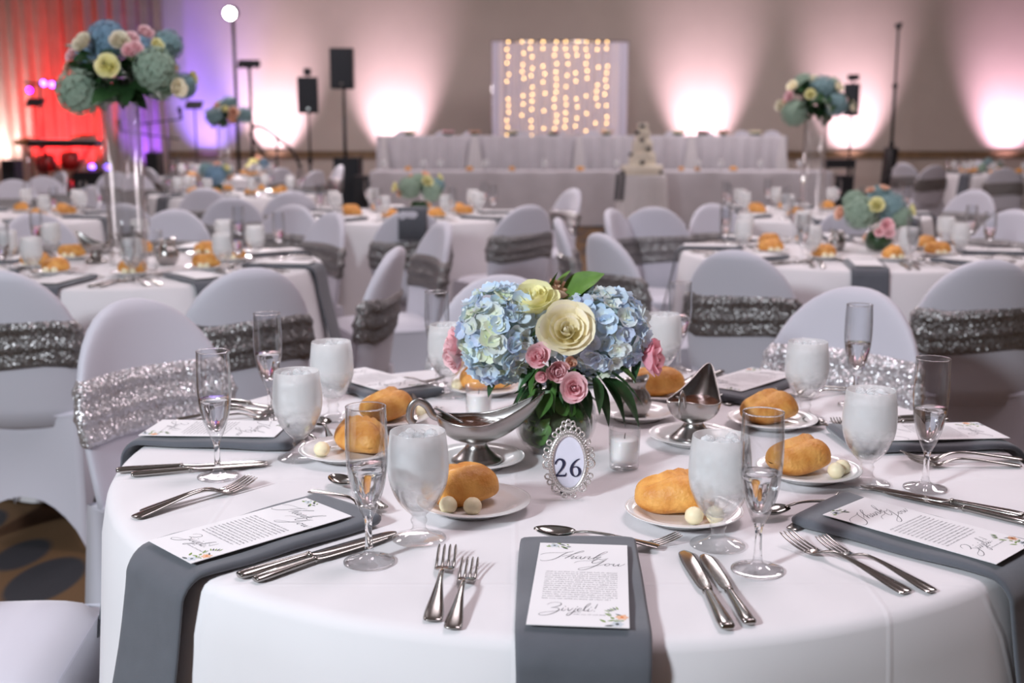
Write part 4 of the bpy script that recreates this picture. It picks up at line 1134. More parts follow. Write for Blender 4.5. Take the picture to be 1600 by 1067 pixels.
# ---- distant bouquets: every flower a part, florets and petals joined
def far_hyd(col, seed):
    rr_ = random.Random(seed); mb_ = MB()
    mb_.ell((0, 0, 0), (.86, .86, .86), 16, 10)
    for d in fib(110):
        d = (d+Vector((rr_.uniform(-.1, .1), rr_.uniform(-.1, .1), rr_.uniform(-.1, .1)))).normalized()
        k = rr_.uniform(.9, 1.06); T = Matrix.Translation(d*k) @ orient(d, rr_.random()*6).to_matrix().to_4x4()
        for q in range(4):
            a = q*pi/2; ca, sa = cos(a), sin(a)
            mb_.add([(0, 0, 0), (.14*ca-.09*sa, .14*sa+.09*ca, .05), (.22*ca, .22*sa, .03), (.14*ca+.09*sa, .14*sa-.09*ca, .05)], [(0, 3, 2, 1)], 0, T)
    return mb_.mesh('hydrangea_head', HYD_DIM[col], False)
FH = {c: far_hyd(c, i) for i, c in enumerate(HYD_DIM)}
def far_rose(kind):
    mb_ = MB(); rr_ = random.Random(5)
    for q in range(6):
        n_, R, H, half, curl, op = RINGS[q]
        for k in range(n_):
            a = 2*pi*(k+.5*(q % 2))/n_+rr_.uniform(-.2, .2); g = petal_grid(R, H*1.15, half, curl, op, .02, 5, 5)
            mb_.add(g.v, g.f, 0, Matrix.Rotation(a, 4, 'Z'))
    return mb_.mesh('rose_head', ROSE[kind])
FR_ = {k: far_rose(k) for k in ('cream', 'pink', 'yellow', 'peach')}
def far_bouquet(name, label, base, items, Y, leaf_n, spread, zc, seed, group):
    """items: (kind, colour, px, py, radius px, depth offset)"""
    t_ = thing(name, label, 'bouquet', base, 0, group); B = Vector(base); rr_ = random.Random(seed)
    for kind, col, px, py, rpx, dy in items:
        c = onY(px, py, Y+dy)-B; r = rpx*Y/F_PX
        if kind == 'h': obj('hydrangea', FH[col], t_, c, (rr_.random()*6, rr_.random()*6, 0), r)
        else:
            d = Vector((c.x*1.2, -.6*spread+c.y, (c.z-zc)*.9+.15*spread)); obj('rose', FR_[col], t_, c-Vector(d).normalized()*r*.5, orient(d), r*.80)
    for k in range(leaf_n):
        a = rr_.random()*6.28; u = rr_.uniform(.3, .92); el = rr_.uniform(-.35, .9)
        b = Vector((.1*spread*cos(a), .1*spread*sin(a), zc+.05*spread))
        tp = Vector((spread*u*cos(a)*cos(el), spread*u*.9*sin(a)*cos(el), zc+spread*.75*u*sin(el)))
        leaf_to(t_, rr_.choice(['leaf_dark', 'leaf_dark', 'leaf']) if spread < .2 else 'leaf_dark', b+(tp-b)*.35, tp, rr_.uniform(-.6, .6), 1.7)
    if spread > .2:     # the leafy heart of a raised arrangement
        for k in range(90):
            a = rr_.random()*6.28; u = spread*.62*sqrt(rr_.random()); z0 = zc+rr_.uniform(-.05, .12)
            b = Vector((u*cos(a), u*sin(a), z0)); tp = b+Vector((rr_.uniform(-.08, .08)+.05*cos(a), rr_.uniform(-.08, .08)+.05*sin(a), rr_.uniform(-.06, .05)))
            leaf_to(t_, 'leaf_dark', b, tp, rr_.uniform(-1, 1), 1.6)
    return t_
def cyl_vase(c, H, R, label, group=None):
    t_ = thing('cylinder_vase', label, 'vase', (c[0], c[1], TOP), 0, group)
    obj('glass', MB().lathe([(.001, 0), (R, 0), (R, .012), (R, H), (R-.004, H), (R-.004, .014), (.001, .014)], 40).mesh('cylinder_glass', M['thin']), t_)
    st_ = MB(); rr_ = random.Random(2)
    return t_
# tall arrangement on the left table
c = Vector((onY(201, 400, L1.y).x, L1.y))
cyl_vase(c, .66, .077, 'tall clear glass cylinder vase holding the largest raised bouquet', 'tall cylinder vases')
Yt = c.y
far_bouquet('raised_bouquet', 'large raised bouquet of blue hydrangea, cream and pink roses', (c.x, c.y, TOP+.66), [
    ('h', 'blue', 168, 62, 29, -.02), ('h', 'green', 243, 108, 31, -.16), ('h', 'green', 124, 144, 33, -.12), ('h', 'teal', 262, 70, 22, .02), ('h', 'teal', 287, 135, 19, -.05), ('h', 'blue', 215, 78, 24, .12), ('h', 'blue', 140, 95, 24, .15),
    ('h', 'green', 250, 130, 26, .16), ('r', 'cream', 128, 66, 17, -.12), ('r', 'cream', 187, 63, 16, -.17), ('r', 'yellow', 168, 103, 19, -.22), ('r', 'cream', 279, 137, 15, -.16), ('r', 'yellow', 246, 70, 11, -.13), ('r', 'yellow', 301, 122, 11, -.02),
    ('r', 'pink', 206, 60, 12, -.14), ('r', 'pink', 228, 50, 13, -.05), ('r', 'pink', 203, 80, 13, -.19), ('r', 'pink', 213, 74, 11, -.18), ('r', 'pink', 110, 86, 11, -.1), ('r', 'peach', 104, 105, 9, -.06), ('r', 'peach', 270, 105, 9, -.1)],
    Yt, 70, .24, .08, 3, 'raised bouquets')
c = R2
cyl_vase(c, .62, .077, 'tall clear glass cylinder vase beside the black loudspeaker stand', 'tall cylinder vases')
far_bouquet('raised_bouquet', 'raised bouquet of pale hydrangea and cream roses before the loudspeaker', (c.x, c.y, TOP+.62), [
    ('h', 'green', 1242, 177, 19, -.12), ('h', 'teal', 1284, 140, 20, -.05), ('h', 'teal', 1306, 164, 17, -.12), ('h', 'green', 1256, 130, 15, 0), ('h', 'green', 1300, 135, 14, .1), ('r', 'cream', 1218, 165, 9, -.1), ('r', 'cream', 1238, 134, 10, -.08),
    ('r', 'cream', 1311, 136, 9, -.1), ('r', 'cream', 1272, 124, 9, -.05), ('r', 'yellow', 1266, 147, 9, -.2), ('r', 'cream', 1332, 166, 9, -.05), ('r', 'pink', 1233, 150, 9, -.12), ('r', 'peach', 1228, 158, 7, -.1), ('r', 'pink', 1322, 156, 6, -.08)],
    c.y, 70, .24, .08, 4, 'raised bouquets')
c = L3
cyl_vase(c, .62, .077, 'slim clear glass cylinder vase near the stair handrail', 'tall cylinder vases')
far_bouquet('raised_bouquet', 'small distant raised bouquet with orange centre near the handrail', (c.x, c.y, TOP+.62), [
    ('h', 'teal', 335, 182, 13, -.1), ('h', 'teal', 358, 163, 12, 0), ('h', 'teal', 382, 180, 12, -.05), ('h', 'green', 345, 168, 11, .1), ('r', 'peach', 365, 175, 9, -.2), ('r', 'peach', 338, 165, 6, -.15), ('r', 'peach', 362, 186, 7, -.18), ('r', 'yellow', 352, 170, 5, -.2)],
    c.y, 40, .22, .06, 5, 'raised bouquets')
def low_vase(c, label, R=.07, H=.11):
    t_ = thing('bowl_vase', label, 'vase', (c[0], c[1], TOP), 0, 'bowl vases further back')
    obj('glass', MB().lathe([(r*R/.072, z*H/.118) for r, z in vprof], 28).mesh('bowl_glass', M['thin']), t_)
    obj('leaf_lining', MB().lathe([(.001, .006), (R*.6, .008), (R*.85, .03), (R*.88, .055), (R*.75, H*.8), (.001, H*.82)], 24).mesh('leaf_lining', M['leaf_dark']), t_)
c = Vector((onY(1372, 390, R1.y).x, R1.y)); low_vase(c, 'leaf lined glass bowl vase beside the salt shaker')
far_bouquet('low_bouquet', 'low bouquet of pale hydrangea, yellow and pink roses by the salt shaker', (c.x, c.y, TOP+.1), [
    ('h', 'green', 1345, 332, 25, -.05), ('h', 'teal', 1392, 325, 22, -.03), ('h', 'green', 1407, 340, 17, -.06), ('h', 'green', 1335, 315, 18, .06), ('h', 'teal', 1375, 310, 20, .08), ('r', 'yellow', 1370, 320, 13, -.12), ('r', 'yellow', 1426, 328, 11, -.02),
    ('r', 'peach', 1312, 333, 12, -.02), ('r', 'pink', 1386, 352, 12, -.12), ('r', 'pink', 1374, 363, 8, -.12), ('r', 'pink', 1390, 364, 9, -.12), ('r', 'peach', 1360, 297, 8, 0), ('r', 'peach', 1382, 293, 9, .02)], c.y, 40, .12, .05, 6, 'low bouquets')
c = Vector((onY(655, 336, M1.y).x, M1.y)); low_vase(c, 'leaf lined glass bowl vase before the head table')
far_bouquet('low_bouquet', 'low bouquet with yellow and orange roses before the head table', (c.x, c.y, TOP+.1), [
    ('h', 'green', 640, 293, 17, -.05), ('h', 'green', 675, 300, 15, -.05), ('h', 'green', 655, 285, 14, .05), ('h', 'teal', 683, 290, 12, 0), ('r', 'yellow', 668, 283, 10, -.1), ('r', 'yellow', 617, 293, 9, -.02), ('r', 'peach', 625, 301, 8, -.05), ('r', 'peach', 665, 272, 7, -.02),
    ('r', 'yellow', 688, 277, 7, .0), ('r', 'peach', 640, 277, 7, 0)], c.y, 36, .11, .04, 7, 'low bouquets')
c = Vector((onY(338, 306, L2.y).x, L2.y)); low_vase(c, 'leaf lined glass bowl vase with the low blue bouquet')
far_bouquet('low_bouquet', 'low bouquet with one large blue hydrangea behind the tall vase table', (c.x, c.y, TOP+.1), [
    ('h', 'blue', 336, 274, 15, -.1), ('h', 'teal', 322, 266, 12, 0), ('h', 'teal', 350, 268, 12, .02), ('r', 'peach', 310, 280, 7, -.03), ('r', 'peach', 340, 258, 7, -.02), ('r', 'yellow', 354, 262, 6, -.04), ('r', 'peach', 358, 278, 5, -.05)], c.y, 34, .12, .04, 8, 'low bouquets')
far_bouquet('low_bouquet', 'small distant bouquet with yellow roses before the pink uplight', (L3.x+.35, L3.y-.1, TOP), [
    ('r', 'yellow', 396, 252, 8, 0), ('r', 'peach', 404, 246, 7, .02), ('h', 'blue', 412, 256, 8, 0), ('r', 'yellow', 388, 258, 6, 0)], L3.y-.1, 14, .08, .04, 9, 'low bouquets')
far_bouquet('low_bouquet', 'dark green leafy bouquet at the farthest table', (FR.x, FR.y, TOP), [('h', 'teal', 1545, 256, 9, 0), ('h', 'green', 1535, 262, 7, 0)], FR.y, 26, .16, .1, 10, 'low bouquets')

# ------------------------------------------------------------------ settings on the other tables
def far_setting(key, a0, full, seats=8, skip=()):
    c = TB[key]; where = TDESC[key].replace('of the', 'on the'); g = where
    rr_ = random.Random(hash(key) % 1000 if False else sum(map(ord, key)))
    for k in range(seats):
        ang = a0+k*360/seats
        if k in skip: continue
        inst(NAP, 'folded_napkin', 'dark grey napkin hanging ' + where, 'napkin', (c.x, c.y, TOP), radians(ang), 'napkins '+g)
        if full >= 1:
            x, y = pol(c, ang, .63)
            inst(CARDF, 'thank_you_card', 'white card lying on a napkin ' + where, 'card', (x, y, TOP+.0188), radians(ang), 'cards '+g)
        j = lambda s_: rr_.uniform(-s_, s_)
        x, y = pol(c, ang+22+j(2), .50+j(.02)); inst(GOBF, 'water_goblet', 'iced water goblet ' + where, 'goblet', (x, y, TOP), 0, 'goblets '+g)
        x, y = pol(c, ang+21+j(3), .60+j(.02)); inst(FLUF, 'champagne_flute', 'champagne flute ' + where, 'champagne flute', (x, y, TOP), 0, 'flutes '+g)
        x, y = pol(c, ang+22+j(2), .39)
        inst(PLATE, 'bread_plate', 'white bread plate ' + where, 'plate', (x, y, TOP), 0, 'bread plates '+g)
        inst(ROLLS[k % 4], 'bread_roll', 'golden bread roll ' + where, 'bread roll', (x, y, TOP+.0062), j(.8), 'bread rolls '+g)
        if full >= 2:
            for s_ in (-.014, .016): inst(BUTTER, 'butter_ball', 'butter ball beside a roll ' + where, 'butter', (x+s_+j(.006), y-.05, TOP+.0075), 0, 'butter balls '+g)
            for q, (da, nm, tp, ct) in enumerate(((-18, 'dinner_fork', FORK, 'fork'), (-14.5, 'salad_fork', FORK2, 'fork'), (13, 'dinner_knife', KNIFE, 'knife'), (16, 'butter_knife', KNIFE2, 'knife'))):
                x2, y2 = pol(c, ang+da*.95, .735); inst(tp, nm, 'steel %s %s' % (nm.replace('_', ' '), where), ct, (x2, y2, TOP), radians(90+ang), 'cutlery '+g)
            x2, y2 = pol(c, ang+9, .425); inst(SPOON, 'dessert_spoon', 'steel dessert spoon ' + where, 'spoon', (x2, y2, TOP), radians(180+ang+8), 'cutlery '+g)
far_setting('L1', -7, 2); far_setting('R1', -10, 2)
far_setting('M1', 12, 1); far_setting('R2', -8, 1)
far_setting('L2', -38, 0); far_setting('L3', 0, 0, 8); far_setting('FL', 30, 0); far_setting('FR', -50, 0)
def shaker(px, py, label):
    p_ = onz(px, py); t_ = thing('salt_shaker', label, 'shaker', (p_.x, p_.y, TOP), 0)
    obj('body', MB().lathe([(.001, 0), (.02, 0), (.021, .004), (.015, .05), (.014, .07)], 16).mesh('shaker_body', M['china']), t_)
    obj('cap', MB().lathe([(.0145, .068), (.0155, .07), (.015, .085), (.008, .094), (.001, .095)], 16).mesh('shaker_cap', M['chrome']), t_)
shaker(1409, 400, 'white salt shaker with silver cap beside the low bouquet')
p = onz(1306, 392); inst(PITCH_T, 'cream_pitcher', 'small dark steel pitcher on the salt shaker table', 'pitcher', (p.x, p.y, TOP), 2, scale=1.3)
p = onz(1298, 403); inst(VOT, 'votive_candle', 'white votive candle beside the small dark pitcher', 'candle', (p.x, p.y, TOP))
p = onz(118, 409); inst(BOAT, 'gravy_boat', 'dark steel gravy boat on the tall vase table', 'gravy boat', (p.x+.1, p.y-.03, TOP), 2.6, scale=1.1)
p = onz(262, 414); inst(PITCH_T, 'cream_pitcher', 'rounded steel pitcher beside the tall vase', 'pitcher', (p.x, p.y, TOP), 1, scale=1.5)
p = onz(236, 436)
t = thing('tulip_glass', 'flared clear glass with thick tapering base on the tall vase table', 'glass', (p.x, p.y, TOP))
obj('bowl', MB().lathe(cr([(.001, .012), (.012, .013), (.022, .03), (.034, .07), (.045, .13), (.05, .175), (.048, .175), (.043, .13), (.031, .07), (.018, .035), (.001, .03)], 3), 32).mesh('tulip_bowl', M['thin']), t)
obj('foot', MB().lathe([(.001, 0), (.034, 0), (.036, .003), (.015, .008), (.010, .014), (.001, .0145)], 28).mesh('tulip_foot', M['thin']), t)
# napkin over the chair back
p = onz(645, 326, .905)
nb = MB()
prof = [(-.05, -.16), (-.046, -.05), (-.042, -.01), (-.03, .008), (0, .012), (.03, .008), (.04, -.012), (.042, -.06), (.044, -.10)]
nb.grid(8, len(prof), lambda i, j: (-.075+.15*i/7, prof[j][0]+.002*sin(i*2), prof[j][1]))
o = tag(obj('draped_napkin', nb.mesh('draped_napkin', M['napkin']), None, (p.x, p.y-.005, .905), (0, 0, .05)), 'dark grey napkin draped over a chair back before the yellow bouquet', 'napkin')
sm = o.modifiers.new('thickness', 'SOLIDIFY'); sm.thickness = .004

# ------------------------------------------------------------------ head tables, riser, backdrop, cake
YLO = onz(900, 268).y; YUP = YLO+1.35
zu = onY(900, 212, YUP).z
riser_h = zu-.76
xl, xr = onY(588, 212, YUP).x, onY(1230, 212, YUP).x
struct('trim_2', MB().box(((xl+xr)/2, YUP+.95, riser_h/2), (xr-xl+.5, 2.7, riser_h)).mesh('stage_riser', M['riser'], False))
def long_cloth(x0, x1, yf, yb, ztop, zbot, seed, m, wl=.17, amp=.018):
    rr_ = random.Random(seed); per = []
    n1 = int((x1-x0)/.03); n2 = int((yb-yf)/.05)
    pts = [(x0+(x1-x0)*i/n1, yf, 0, -1) for i in range(n1)]+[(x1, yf+(yb-yf)*i/n2, 1, 0) for i in range(n2)]+[(x1-(x1-x0)*i/n1, yb, 0, 1) for i in range(n1)]+[(x0, yb-(yb-yf)*i/n2, -1, 0) for i in range(n2)]
    rows = [(ztop, 0), (ztop-.01, .15), (ztop-.05, .35), ((ztop+zbot)/2, .75), (zbot, 1)]
    def fn(i, j):
        x, y, nx, ny = pts[i]; z, k = rows[j]; s_ = x*1.0+y*1.0
        a = amp*k*(sin(2*pi*s_/wl+1.5*sin(s_*2.3))+.6*sin(2*pi*s_/(wl*2.7)+2))+.03*k
        return (x+nx*a, y+ny*a, z)
    mb_ = MB().grid(len(pts), len(rows), fn, closed_u=True)
    mb_.add([(x0, yf, ztop), (x1, yf, ztop), (x1, yb, ztop), (x0, yb, ztop)], [(0, 1, 2, 3)])
    return mb_.mesh('skirted_cloth', m)
t = thing('head_table', 'long raised head table in pale draped cloth under the fairy light backdrop', 'table', (0, 0, 0), 0, 'head tables')
obj('table_skirt', long_cloth(xl, xr, YUP, YUP+.76, zu, riser_h+.02, 1, M['skirt']), t)
for px, wd in ((742, .34), (905, .26), (1080, .30), (1222, .24), (600, .2)):
    x = onY(px, 212, YUP).x
    def fs(i, j, x=x, wd=wd):
        v = j/8; u = i/10-.5; ww = wd*(.25+.75*v)
        return (x+u*ww, YUP-.045-.03*v-.018*sin(i*2.2)*v, zu+.004-(zu-riser_h-.03)*v)
    obj('cloth_swag', MB().grid(11, 9, fs).mesh('cloth_swag', M['skirt_light']), t)
xl2, xr2 = onz(578, 268).x, onz(1302, 268).x
t = thing('head_table', 'long lower head table in plain pale cloth in front of the riser', 'table', (0, 0, 0), 0, 'head tables')
obj('table_skirt', long_cloth(xl2, xr2, YLO, YLO+.7, .76, .02, 4, M['skirt'], .6, .012), t)
for px in (735, 800, 905, 1060, 1085, 1140, 640):
    p_ = onz(px, 266); inst(ROLLS[px % 4], 'bread_roll', 'bread roll on the lower head table', 'bread roll', (p_.x, YLO+.25, .762), px, 'rolls on the lower head table')
for px in (604, 665, 690, 760, 850, 960, 1085, 1120, 1180, 1240):
    p_ = onz(px, 266); inst(GOBF, 'water_goblet', 'iced goblet on the lower head table', 'goblet', (p_.x, YLO+.18, .762), 0, 'goblets on the lower head table')
for i, px in enumerate((626, 692, 738, 812, 872, 930, 1052, 1105, 1165, 1208)):
    x = onY(px, 205, YUP+1.05).x
    inst(CH_FAR[:3], 'banquet_chair', 'plain white covered chair behind the raised head table', 'chair', (x, YUP+1.0, riser_h), pi+.1*((i % 3)-1), 'head table chairs', scale=.93)
for i, px in enumerate((640, 700, 742, 800, 865, 948, 1060, 1098, 1130, 1180)):
    x = onY(px, 205, YUP+.3).x
    c_ = ('cream', 'pink', 'peach')[i % 3]
    b_ = thing('posy', 'small pale bridesmaid posy lying on the raised head table', 'bouquet', (x, YUP+.3, zu), i, 'posies on the raised head table')
    for q in range(5): obj('rose', FR_[c_ if q else 'cream'], b_, (.06*cos(q*1.3), .05*sin(q*1.3), .03), (0, 0, 0), .045)
    obj('foliage', MB().ell((0, 0, .03), (.09, .07, .03), 10, 6, noise=lambda d: .2*sin(9*d.x)*sin(8*d.y)).mesh('foliage', M['leaf_dark']), b_)
# backdrop
YB = YUP+2.05
zt_ = onY(875, 66, YB).z; x0, x1 = onY(769, 66, YB).x, onY(981, 66, YB).x
t = thing('light_backdrop', 'white sheer pipe and drape backdrop behind the head table', 'backdrop', (0, 0, 0))
xm0, xm1 = onY(785, 66, YB).x, onY(955, 66, YB).x
obj('sheer_panel', pleated('sheer_panel', xm0, xm1, YB, riser_h, zt_, M['sheer'], .12, .025, 3), t)
obj('side_panel', pleated('side_panel', x0, xm0+.03, YB-.04, riser_h, zt_+.01, mat('side_sheer', (.80, .76, .88), .85), .16, .03, 4), t)
obj('side_panel', pleated('side_panel', xm1-.01, x1, YB-.04, riser_h, zt_, MATS['side_sheer'], .2, .03, 5), t)
obj('crossbar', MB().tube([(x0-.02, YB, zt_+.01), (x1+.02, YB, zt_+.01)], .02, 8).mesh('crossbar', M['chrome']), t)
for xx in (x0, x1): obj('upright', MB().tube([(xx, YB+.05, riser_h), (xx, YB+.05, zt_+.02)], .02, 8).mesh('upright', M['chrome']), t)
BULB = MB().ell((0, 0, 0), (.0105, .0105, .013), 8, 6).mesh('bulb', M['bulb'])
rr = random.Random(77)
for px in (793, 817, 830, 850, 868, 885, 901, 916, 933, 947):
    x = onY(px, 66, YB).x; yb_ = YB-.10; zb = onY(875, 210, YB).z-.1
    s_ = thing('fairy_light_string', 'vertical string of warm fairy lights hanging on the sheer backdrop', 'string lights', (x, yb_, zt_), 0, 'fairy light strings')
    obj('wire', MB().tube([(0, .11, .028), (0, .07, .03), (0, .03, .015)]+[(.006*sin(k), 0, -(zt_-zb)*k/20) for k in range(21)], .003, 5).mesh('wire', M['wire']), s_)
    z = -.0
    while z > -(zt_-zb):
        obj('bulb', BULB, s_, (rr.uniform(-.022, .022), -.012, z))
        z -= rr.choice((.105, .11, .12, .13, .18, .28))
# cake
cy = onz(1003, 273).y; cxk = onz(1003, 273).x
cake_cloth = cloth_mesh(9, .30, .76, 72, (6, 9, 14), .03, .05)
tag(obj('tablecloth', cake_cloth, None, (cxk, cy, 0)), 'white cloth on the small round cake table', 'tablecloth', 'white round tablecloths')
t = thing('wedding_cake', 'tiered cream wedding cake with dark blossoms on the small table', 'cake', (cxk, cy, .765))
sc_ = cy/F_PX
hb = 0.
for q, (rp, hp) in enumerate(((35, 14), (22, 18), (17, 18), (12, 15), (8.5, 11))):
    r, h = rp*sc_*.95, hp*sc_*1.02
    obj('tier', MB().lathe([(.001, hb), (r, hb), (r*1.01, hb+.01), (r*.97, hb+h-.012), (r*.93, hb+h), (.001, hb+h)], 32).mesh('tier', M['cake']), t); hb += h
BL = MB().ell((0, 0, 0), (.036, .026, .024), 10, 6, noise=lambda d: .2*sin(8*d.x)*cos(7*d.z)).mesh('blossom', M['petal_dark'])
for px, py in ((1003, 197), (996, 207), (1002, 219), (986, 241), (1001, 253), (1030, 268), (972, 268), (1012, 232)):
    v = onY(px, py, cy)-Vector((cxk, cy, .765)); rad = max(.05, interp([0, .1, .25, .4, .55, .65], [.28, .27, .16, .12, .08, .05], max(0, v.z)))
    obj('sugar_blossom', BL, t, (v.x, -sqrt(max(.001, rad*rad-v.x*v.x)), max(.03, v.z)), (0, 0, 0), 1.0)
for px in (966, 974): 
    p_ = onY(px, 272, cy-.31)
    tag(obj('hanging_napkin', MB().box((0, 0, -.12), (.05, .012, .34)).mesh('hanging_napkin', M['napkin'], False), None, (p_.x, cy-.30, .74), (.06, .05, .3)), 'dark grey ribbon napkin hanging off the cake table', 'napkin', 'napkins on the cake table')

# ------------------------------------------------------------------ loudspeakers, stands, band gear
def speaker_thing(px0, px1, py0, py1, Y, label, tilt=0., sub=False, horn=True):
    a, b = onY(px0, py0, Y), onY(px1, py1, Y); wd, h = b.x-a.x, a.z-b.z
    t_ = thing('loudspeaker', label, 'loudspeaker', ((a.x+b.x)/2, Y, b.z), tilt)
    d = wd*.9
    mb_ = MB(); q = wd/2
    outl = [(-q, -d/2), (q, -d/2), (q, d*.1), (q*.6, d/2), (-q*.6, d/2), (-q, d*.1)]
    mb_.rings([[(x, y, z) for x, y in outl] for z in (0, h)])
    obj('cabinet', mb_.mesh('cabinet', M['black'], False), t_)
    obj('grille', MB().box((0, -d/2-.006, h/2), (wd*.9, .014, h*.93)).mesh('grille', M['grille'], False), t_)
    obj('badge', MB().box((0, -d/2-.014, h*.12), (wd*.14, .004, h*.05)).mesh('badge', M['chrome'], False), t_)
    return t_, ((a.x+b.x)/2, Y, b.z), wd
def stand(loc, ztop, label, spread=.45, r=.018):
    t_ = thing('speaker_stand', label, 'stand', (loc[0], loc[1], 0))
    obj('pole', MB().tube([(0, 0, .12), (0, 0, ztop*.55)], r*1.25, 10).mesh('pole', M['pole']), t_)
    obj('upper_pole', MB().tube([(0, 0, ztop*.55), (0, 0, ztop)], r*.9, 10).mesh('upper_pole', M['pole']), t_)
    obj('collar', MB().lathe([(.001, ztop*.53), (r*2, ztop*.53), (r*2.1, ztop*.56), (r*1.2, ztop*.58), (.001, ztop*.58)], 12).mesh('collar', M['black']), t_)
    for k in range(3):
        a = k*2*pi/3+.5
        obj('leg', MB().tube([(0, 0, .55), (spread*cos(a), spread*sin(a), .015)], r*.7, 6).mesh('leg', M['pole']), t_)
        obj('brace', MB().tube([(0, 0, .2), (spread*.55*cos(a), spread*.55*sin(a), .255)], r*.45, 6).mesh('brace', M['pole']), t_)
SY = 17.2
_, l, wd = speaker_thing(517, 554, 76, 139, SY, 'larger black loudspeaker high on a pole left of the head table')
# its pole rises from the subwoofer
a, b = onY(523, 246, SY), onY(563, 300, SY)
sub_h = a.z
t = thing('subwoofer', 'black subwoofer box under the larger loudspeaker pole', 'loudspeaker', ((a.x+b.x)/2, SY+.1, 0))
obj('cabinet', MB().box((0, 0, sub_h/2), (b.x-a.x, .5, sub_h)).mesh('sub_cab', M['black'], False), t)
obj('grille', MB().box((0, -.255, sub_h*.5), ((b.x-a.x)*.92, .012, sub_h*.92)).mesh('sub_grille', M['grille'], False), t)
a, b = onY(556, 276, SY), onY(579, 300, SY)
t = thing('equipment_case', 'low black case standing beside the subwoofer', 'case', ((a.x+b.x)/2+.03, SY-.35, 0))
obj('body', MB().box((0, 0, a.z/2), (b.x-a.x, .35, a.z)).mesh('case_body', M['black'], False), t)
obj('lid', MB().box((0, 0, a.z+.015), (b.x-a.x+.01, .36, .03)).mesh('case_lid', M['pole'], False), t)
t = thing('speaker_pole', 'black pole from the subwoofer up to the larger loudspeaker', 'stand', (l[0], SY+.05, sub_h))
obj('pole', MB().tube([(0, 0, 0), (0, 0, (l[2]-sub_h)*.6)], .026, 10).mesh('pole', M['pole']), t)
obj('upper_pole', MB().tube([(0, 0, (l[2]-sub_h)*.6), (0, 0, l[2]-sub_h)], .02, 10).mesh('upper_pole', M['pole']), t)
_, l, wd = speaker_thing(465, 498, 121, 177, SY+.3, 'smaller black loudspeaker with a box on top', .12)
stand(l, l[2], 'thin black tripod stand under the smaller loudspeaker')
a, b = onY(478, 106, SY+.3), onY(489, 121, SY+.3)
t = thing('stage_light', 'little box light on top of the smaller loudspeaker', 'stage light', (l[0], SY+.3, b.z))
obj('housing', MB().box((0, 0, .08), (b.x-a.x, .1, .1)).mesh('housing', M['black'], False), t); obj('bracket', MB().tube([(0, 0, 0), (0, 0, .04)], .012, 6).mesh('bracket', M['pole']), t)
_, l, wd = speaker_thing(1322, 1341, 131, 181, SY-.2, 'narrow black loudspeaker half hidden by the raised bouquet', -.5)
stand(l, l[2], 'black tripod stand under the half hidden loudspeaker')
a, b = onY(1322, 116, SY-.2), onY(1337, 131, SY-.2)
t = thing('stage_light', 'little box light on top of the half hidden loudspeaker', 'stage light', (l[0], SY-.2, b.z))
obj('housing', MB().box((0, 0, .09), (b.x-a.x, .1, .08)).mesh('housing', M['black'], False), t); obj('bracket', MB().tube([(0, 0, 0), (0, 0, .06)], .012, 6).mesh('bracket', M['pole']), t)
p = onY(1404, 40, SY)
t = thing('light_stand', 'tall bare telescopic light stand before the brown wall', 'stand', (p.x, SY, 0))
zt1 = p.z
for k, (za, zb2, r) in enumerate(((0.1, zt1*.4, .028), (zt1*.4, zt1*.7, .022), (zt1*.7, zt1, .016))):
    obj('pole_section', MB().tube([(0, 0, za), (0, 0, zb2)], r, 10).mesh('pole_section', M['pole']), t)
    obj('clamp', MB().lathe([(.001, zb2-.04), (.04, zb2-.04), (.04, zb2+.02), (.001, zb2+.02)], 10).mesh('clamp', M['black']), t)
obj('head', MB().tube([(-.05, 0, zt1), (.05, 0, zt1+.03)], .02, 8).mesh('head', M['black']), t)
for k in range(3):
    a_ = k*2.09+.4; obj('leg', MB().tube([(0, 0, .7), (.5*cos(a_), .5*sin(a_), .015)], .014, 6).mesh('leg', M['pole']), t)
# stage light on a T stand with flood lamp
LY = 16.9
p = onY(363, 8, LY)
t = thing('light_stand', 'tall stand carrying the dazzling white stage lamp', 'stand', (p.x, LY, 0))
obj('pole', MB().tube([(0, 0, .1), (0, 0, p.z-.1)], .024, 10).mesh('pole', M['pole']), t)
for k in range(3):
    a_ = k*2.09; obj('leg', MB().tube([(0, 0, .7), (.5*cos(a_), .5*sin(a_), .015)], .014, 6).mesh('leg', M['pole']), t)
t = thing('stage_lamp', 'dazzling white stage lamp at the top of its stand', 'stage light', (p.x, LY, p.z-.1), 0, rot=(radians(100), 0, 0))
obj('housing', PAR[0], t, scale=1.1)
obj('lens', PAR[1].mesh('stage_lens', mat('stage_lens_glow', (1, 1, 1), .4, emit=(1, .98, .98), estr=120)), t, (0, 0, .012), scale=1.1)
spot('stage_lamp_beam', (p.x, LY-.35, p.z-.1), (.6, 1.5, .6), 900, (1.0, .90, .94), 75, .5, .12)
p = onY(383, 95, LY); a, b = onY(365, 83, LY), onY(400, 105, LY)
t = thing('light_bar', 'dark light bar of small lamps on a slim stand', 'stage light', (p.x, LY+.25, 0))
obj('pole', MB().tube([(0, 0, .1), (0, 0, p.z)], .022, 8).mesh('pole', M['pole']), t)
obj('bar', MB().box((0, 0, p.z), (b.x-a.x, .05, .05)).mesh('bar', M['black'], False), t)
for k in range(4): obj('lamp_head', MB().lathe([(.001, 0), (.036, 0), (.04, .12), (.001, .12)], 12, T=Matrix.Translation(((k-1.5)*(b.x-a.x)*.26, .06, p.z-.03)) @ Matrix.Rotation(pi/2+.25, 4, 'X')).mesh('lamp_head', M['black']), t)
for k in range(3):
    a_ = k*2.09+1; obj('leg', MB().tube([(0, 0, .6), (.4*cos(a_), .4*sin(a_), .015)], .012, 6).mesh('leg', M['pole']), t)
